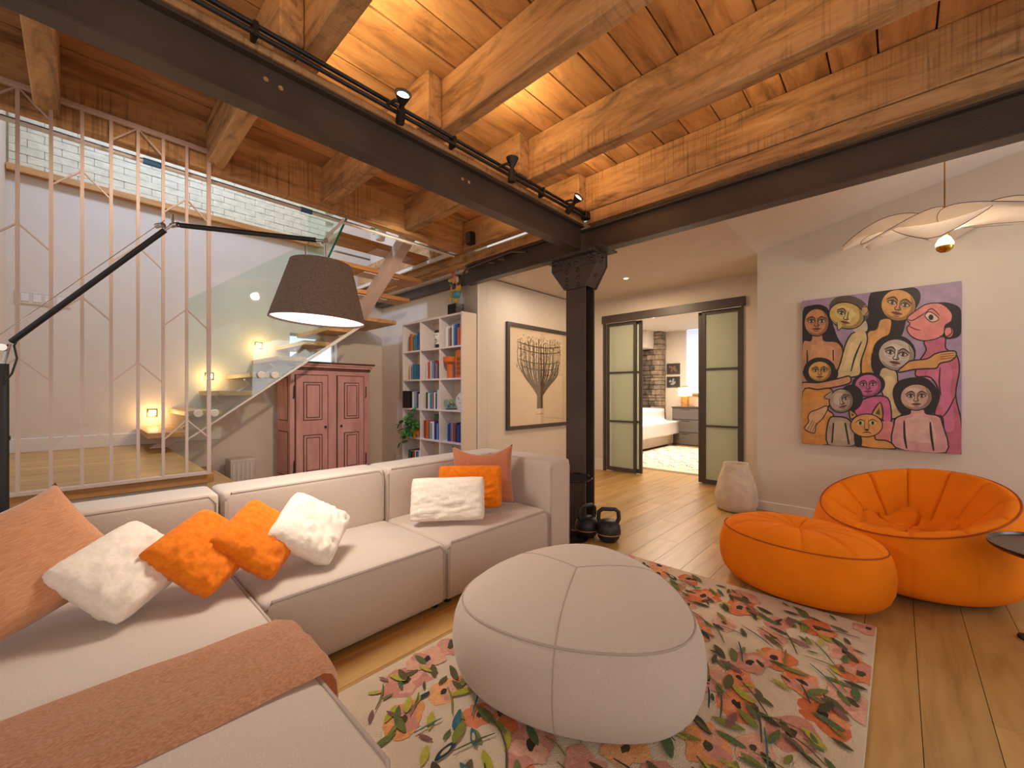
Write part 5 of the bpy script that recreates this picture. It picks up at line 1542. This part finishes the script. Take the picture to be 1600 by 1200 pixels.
# bottom right woman
P.smooth([(690, 720), (730, 680), (820, 662), (900, 672), (960, 730), (985, 790), (950, 880), (900, 905), (760, 905), (710, 860), (682, 780)], K)
body([(690, 960), (715, 915), (790, 895), (800, 870), (880, 868), (895, 895), (970, 910), (1000, 960), (1022, 1148), (700, 1112)], (206, 150, 148), (214, 170, 160))
P.line([(755, 940), (758, 1040), (772, 1120)], 16, K); P.line([(922, 950), (930, 1040), (945, 1135)], 16, K)
face(832, 790, 102, 84, (196, 158, 140), 0, 84, (206, 176, 160))
P.build('painted_figures', M['paint'], pc)

# ------------------------------------------------------------------ pendant lamp
pn = thing('petal_pendant_lamp', 'white petal pendant lamp hanging on a thin brass cord at right', 'pendant lamp', (4.0, -.225, 2.29))
b = B(); tube(b, [(0, 0, .03), (0, 0, .62)], .004, 6); obj('cord', b, M['brass'], pn, True)
b = B(); lathe(b, [(0, .60), (.05, .60), (.05, .63), (0, .63)], (0, 0, 0), 20); obj('ceiling_rose', b, M['brass'], pn, True)
b = B(); lathe(b, [(0, .05), (.022, .05), (.024, -.03), (.018, -.035), (0, -.035)], (0, 0, 0), 18); obj('socket', b, M['brass'], pn, True)
b = B(); lathe(b, [(.012, -.03), (.03, -.05), (.045, -.085), (.044, -.105)], (0, 0, 0), 24); obj('bulb', b, M['shadeglow'], pn, True)
b = B(); lathe(b, [(.0445, -.10), (.040, -.125), (.022, -.142), (0, -.146)], (0, 0, 0), 24); obj('bulb_cap', b, M['brass'], pn, True)
pm, nt, bs = nodes('translucent_petal')
bs.inputs['Base Color'].default_value = lin((250, 242, 232)); bs.inputs['Roughness'].default_value = .8
tl = N(nt, 'ShaderNodeBsdfTranslucent'); tl.inputs[0].default_value = lin((250, 236, 218))
mxs = N(nt, 'ShaderNodeMixShader'); mxs.inputs[0].default_value = .6
nt.links.new(bs.outputs[0], mxs.inputs[1]); nt.links.new(tl.outputs[0], mxs.inputs[2]); nt.links.new(mxs.outputs[0], nt.nodes['Material Output'].inputs[0])
for (az, drop, L, Wd, z0) in ((45, .0, .52, .22, .05), (92, -.06, .50, .22, .045), (132, -.14, .50, .20, .03), (172, -.20, .50, .22, .0), (226, -.02, .40, .24, -.015), (268, -.09, .50, .27, .0), (310, .0, .60, .24, .03), (352, .04, .58, .22, .045)):
    m_ = Matrix.Rotation(R(az), 4, 'Z')
    b = B(); nn = 14; vv = {}
    def pp(u, v):
        w2 = Wd * math.sin(math.pi * min(max((u * .93 + .05), 0), 1)) ** .75
        return Vector((.03 + u * L, v * w2, z0 + .05 * math.sin(math.pi * u) + drop * u ** 1.6 + .03 * v * v * (1 if az != 205 else -1)))
    for i in range(nn + 1):
        for j in range(7): vv[i, j] = b.verts.new(pp(i / nn, -1 + j / 3))
    for i in range(nn):
        for j in range(6): b.faces.new((vv[i, j], vv[i + 1, j], vv[i + 1, j + 1], vv[i, j + 1]))
    b.transform(m_); pe = obj('petal', b, pm, pn, 'all')
    b = B(); tube(b, [m_ @ pp(i / nn, -1) for i in range(nn + 1)] + [m_ @ pp(i / nn, 1) for i in range(nn, -1, -1)], .0022, 5); obj('wire_rim', b, M['dark'], pe, True)
light('pendant_bulb', 'POINT', (4.0, -.225, 2.235), 42, (1, .84, .64), radius=.04)
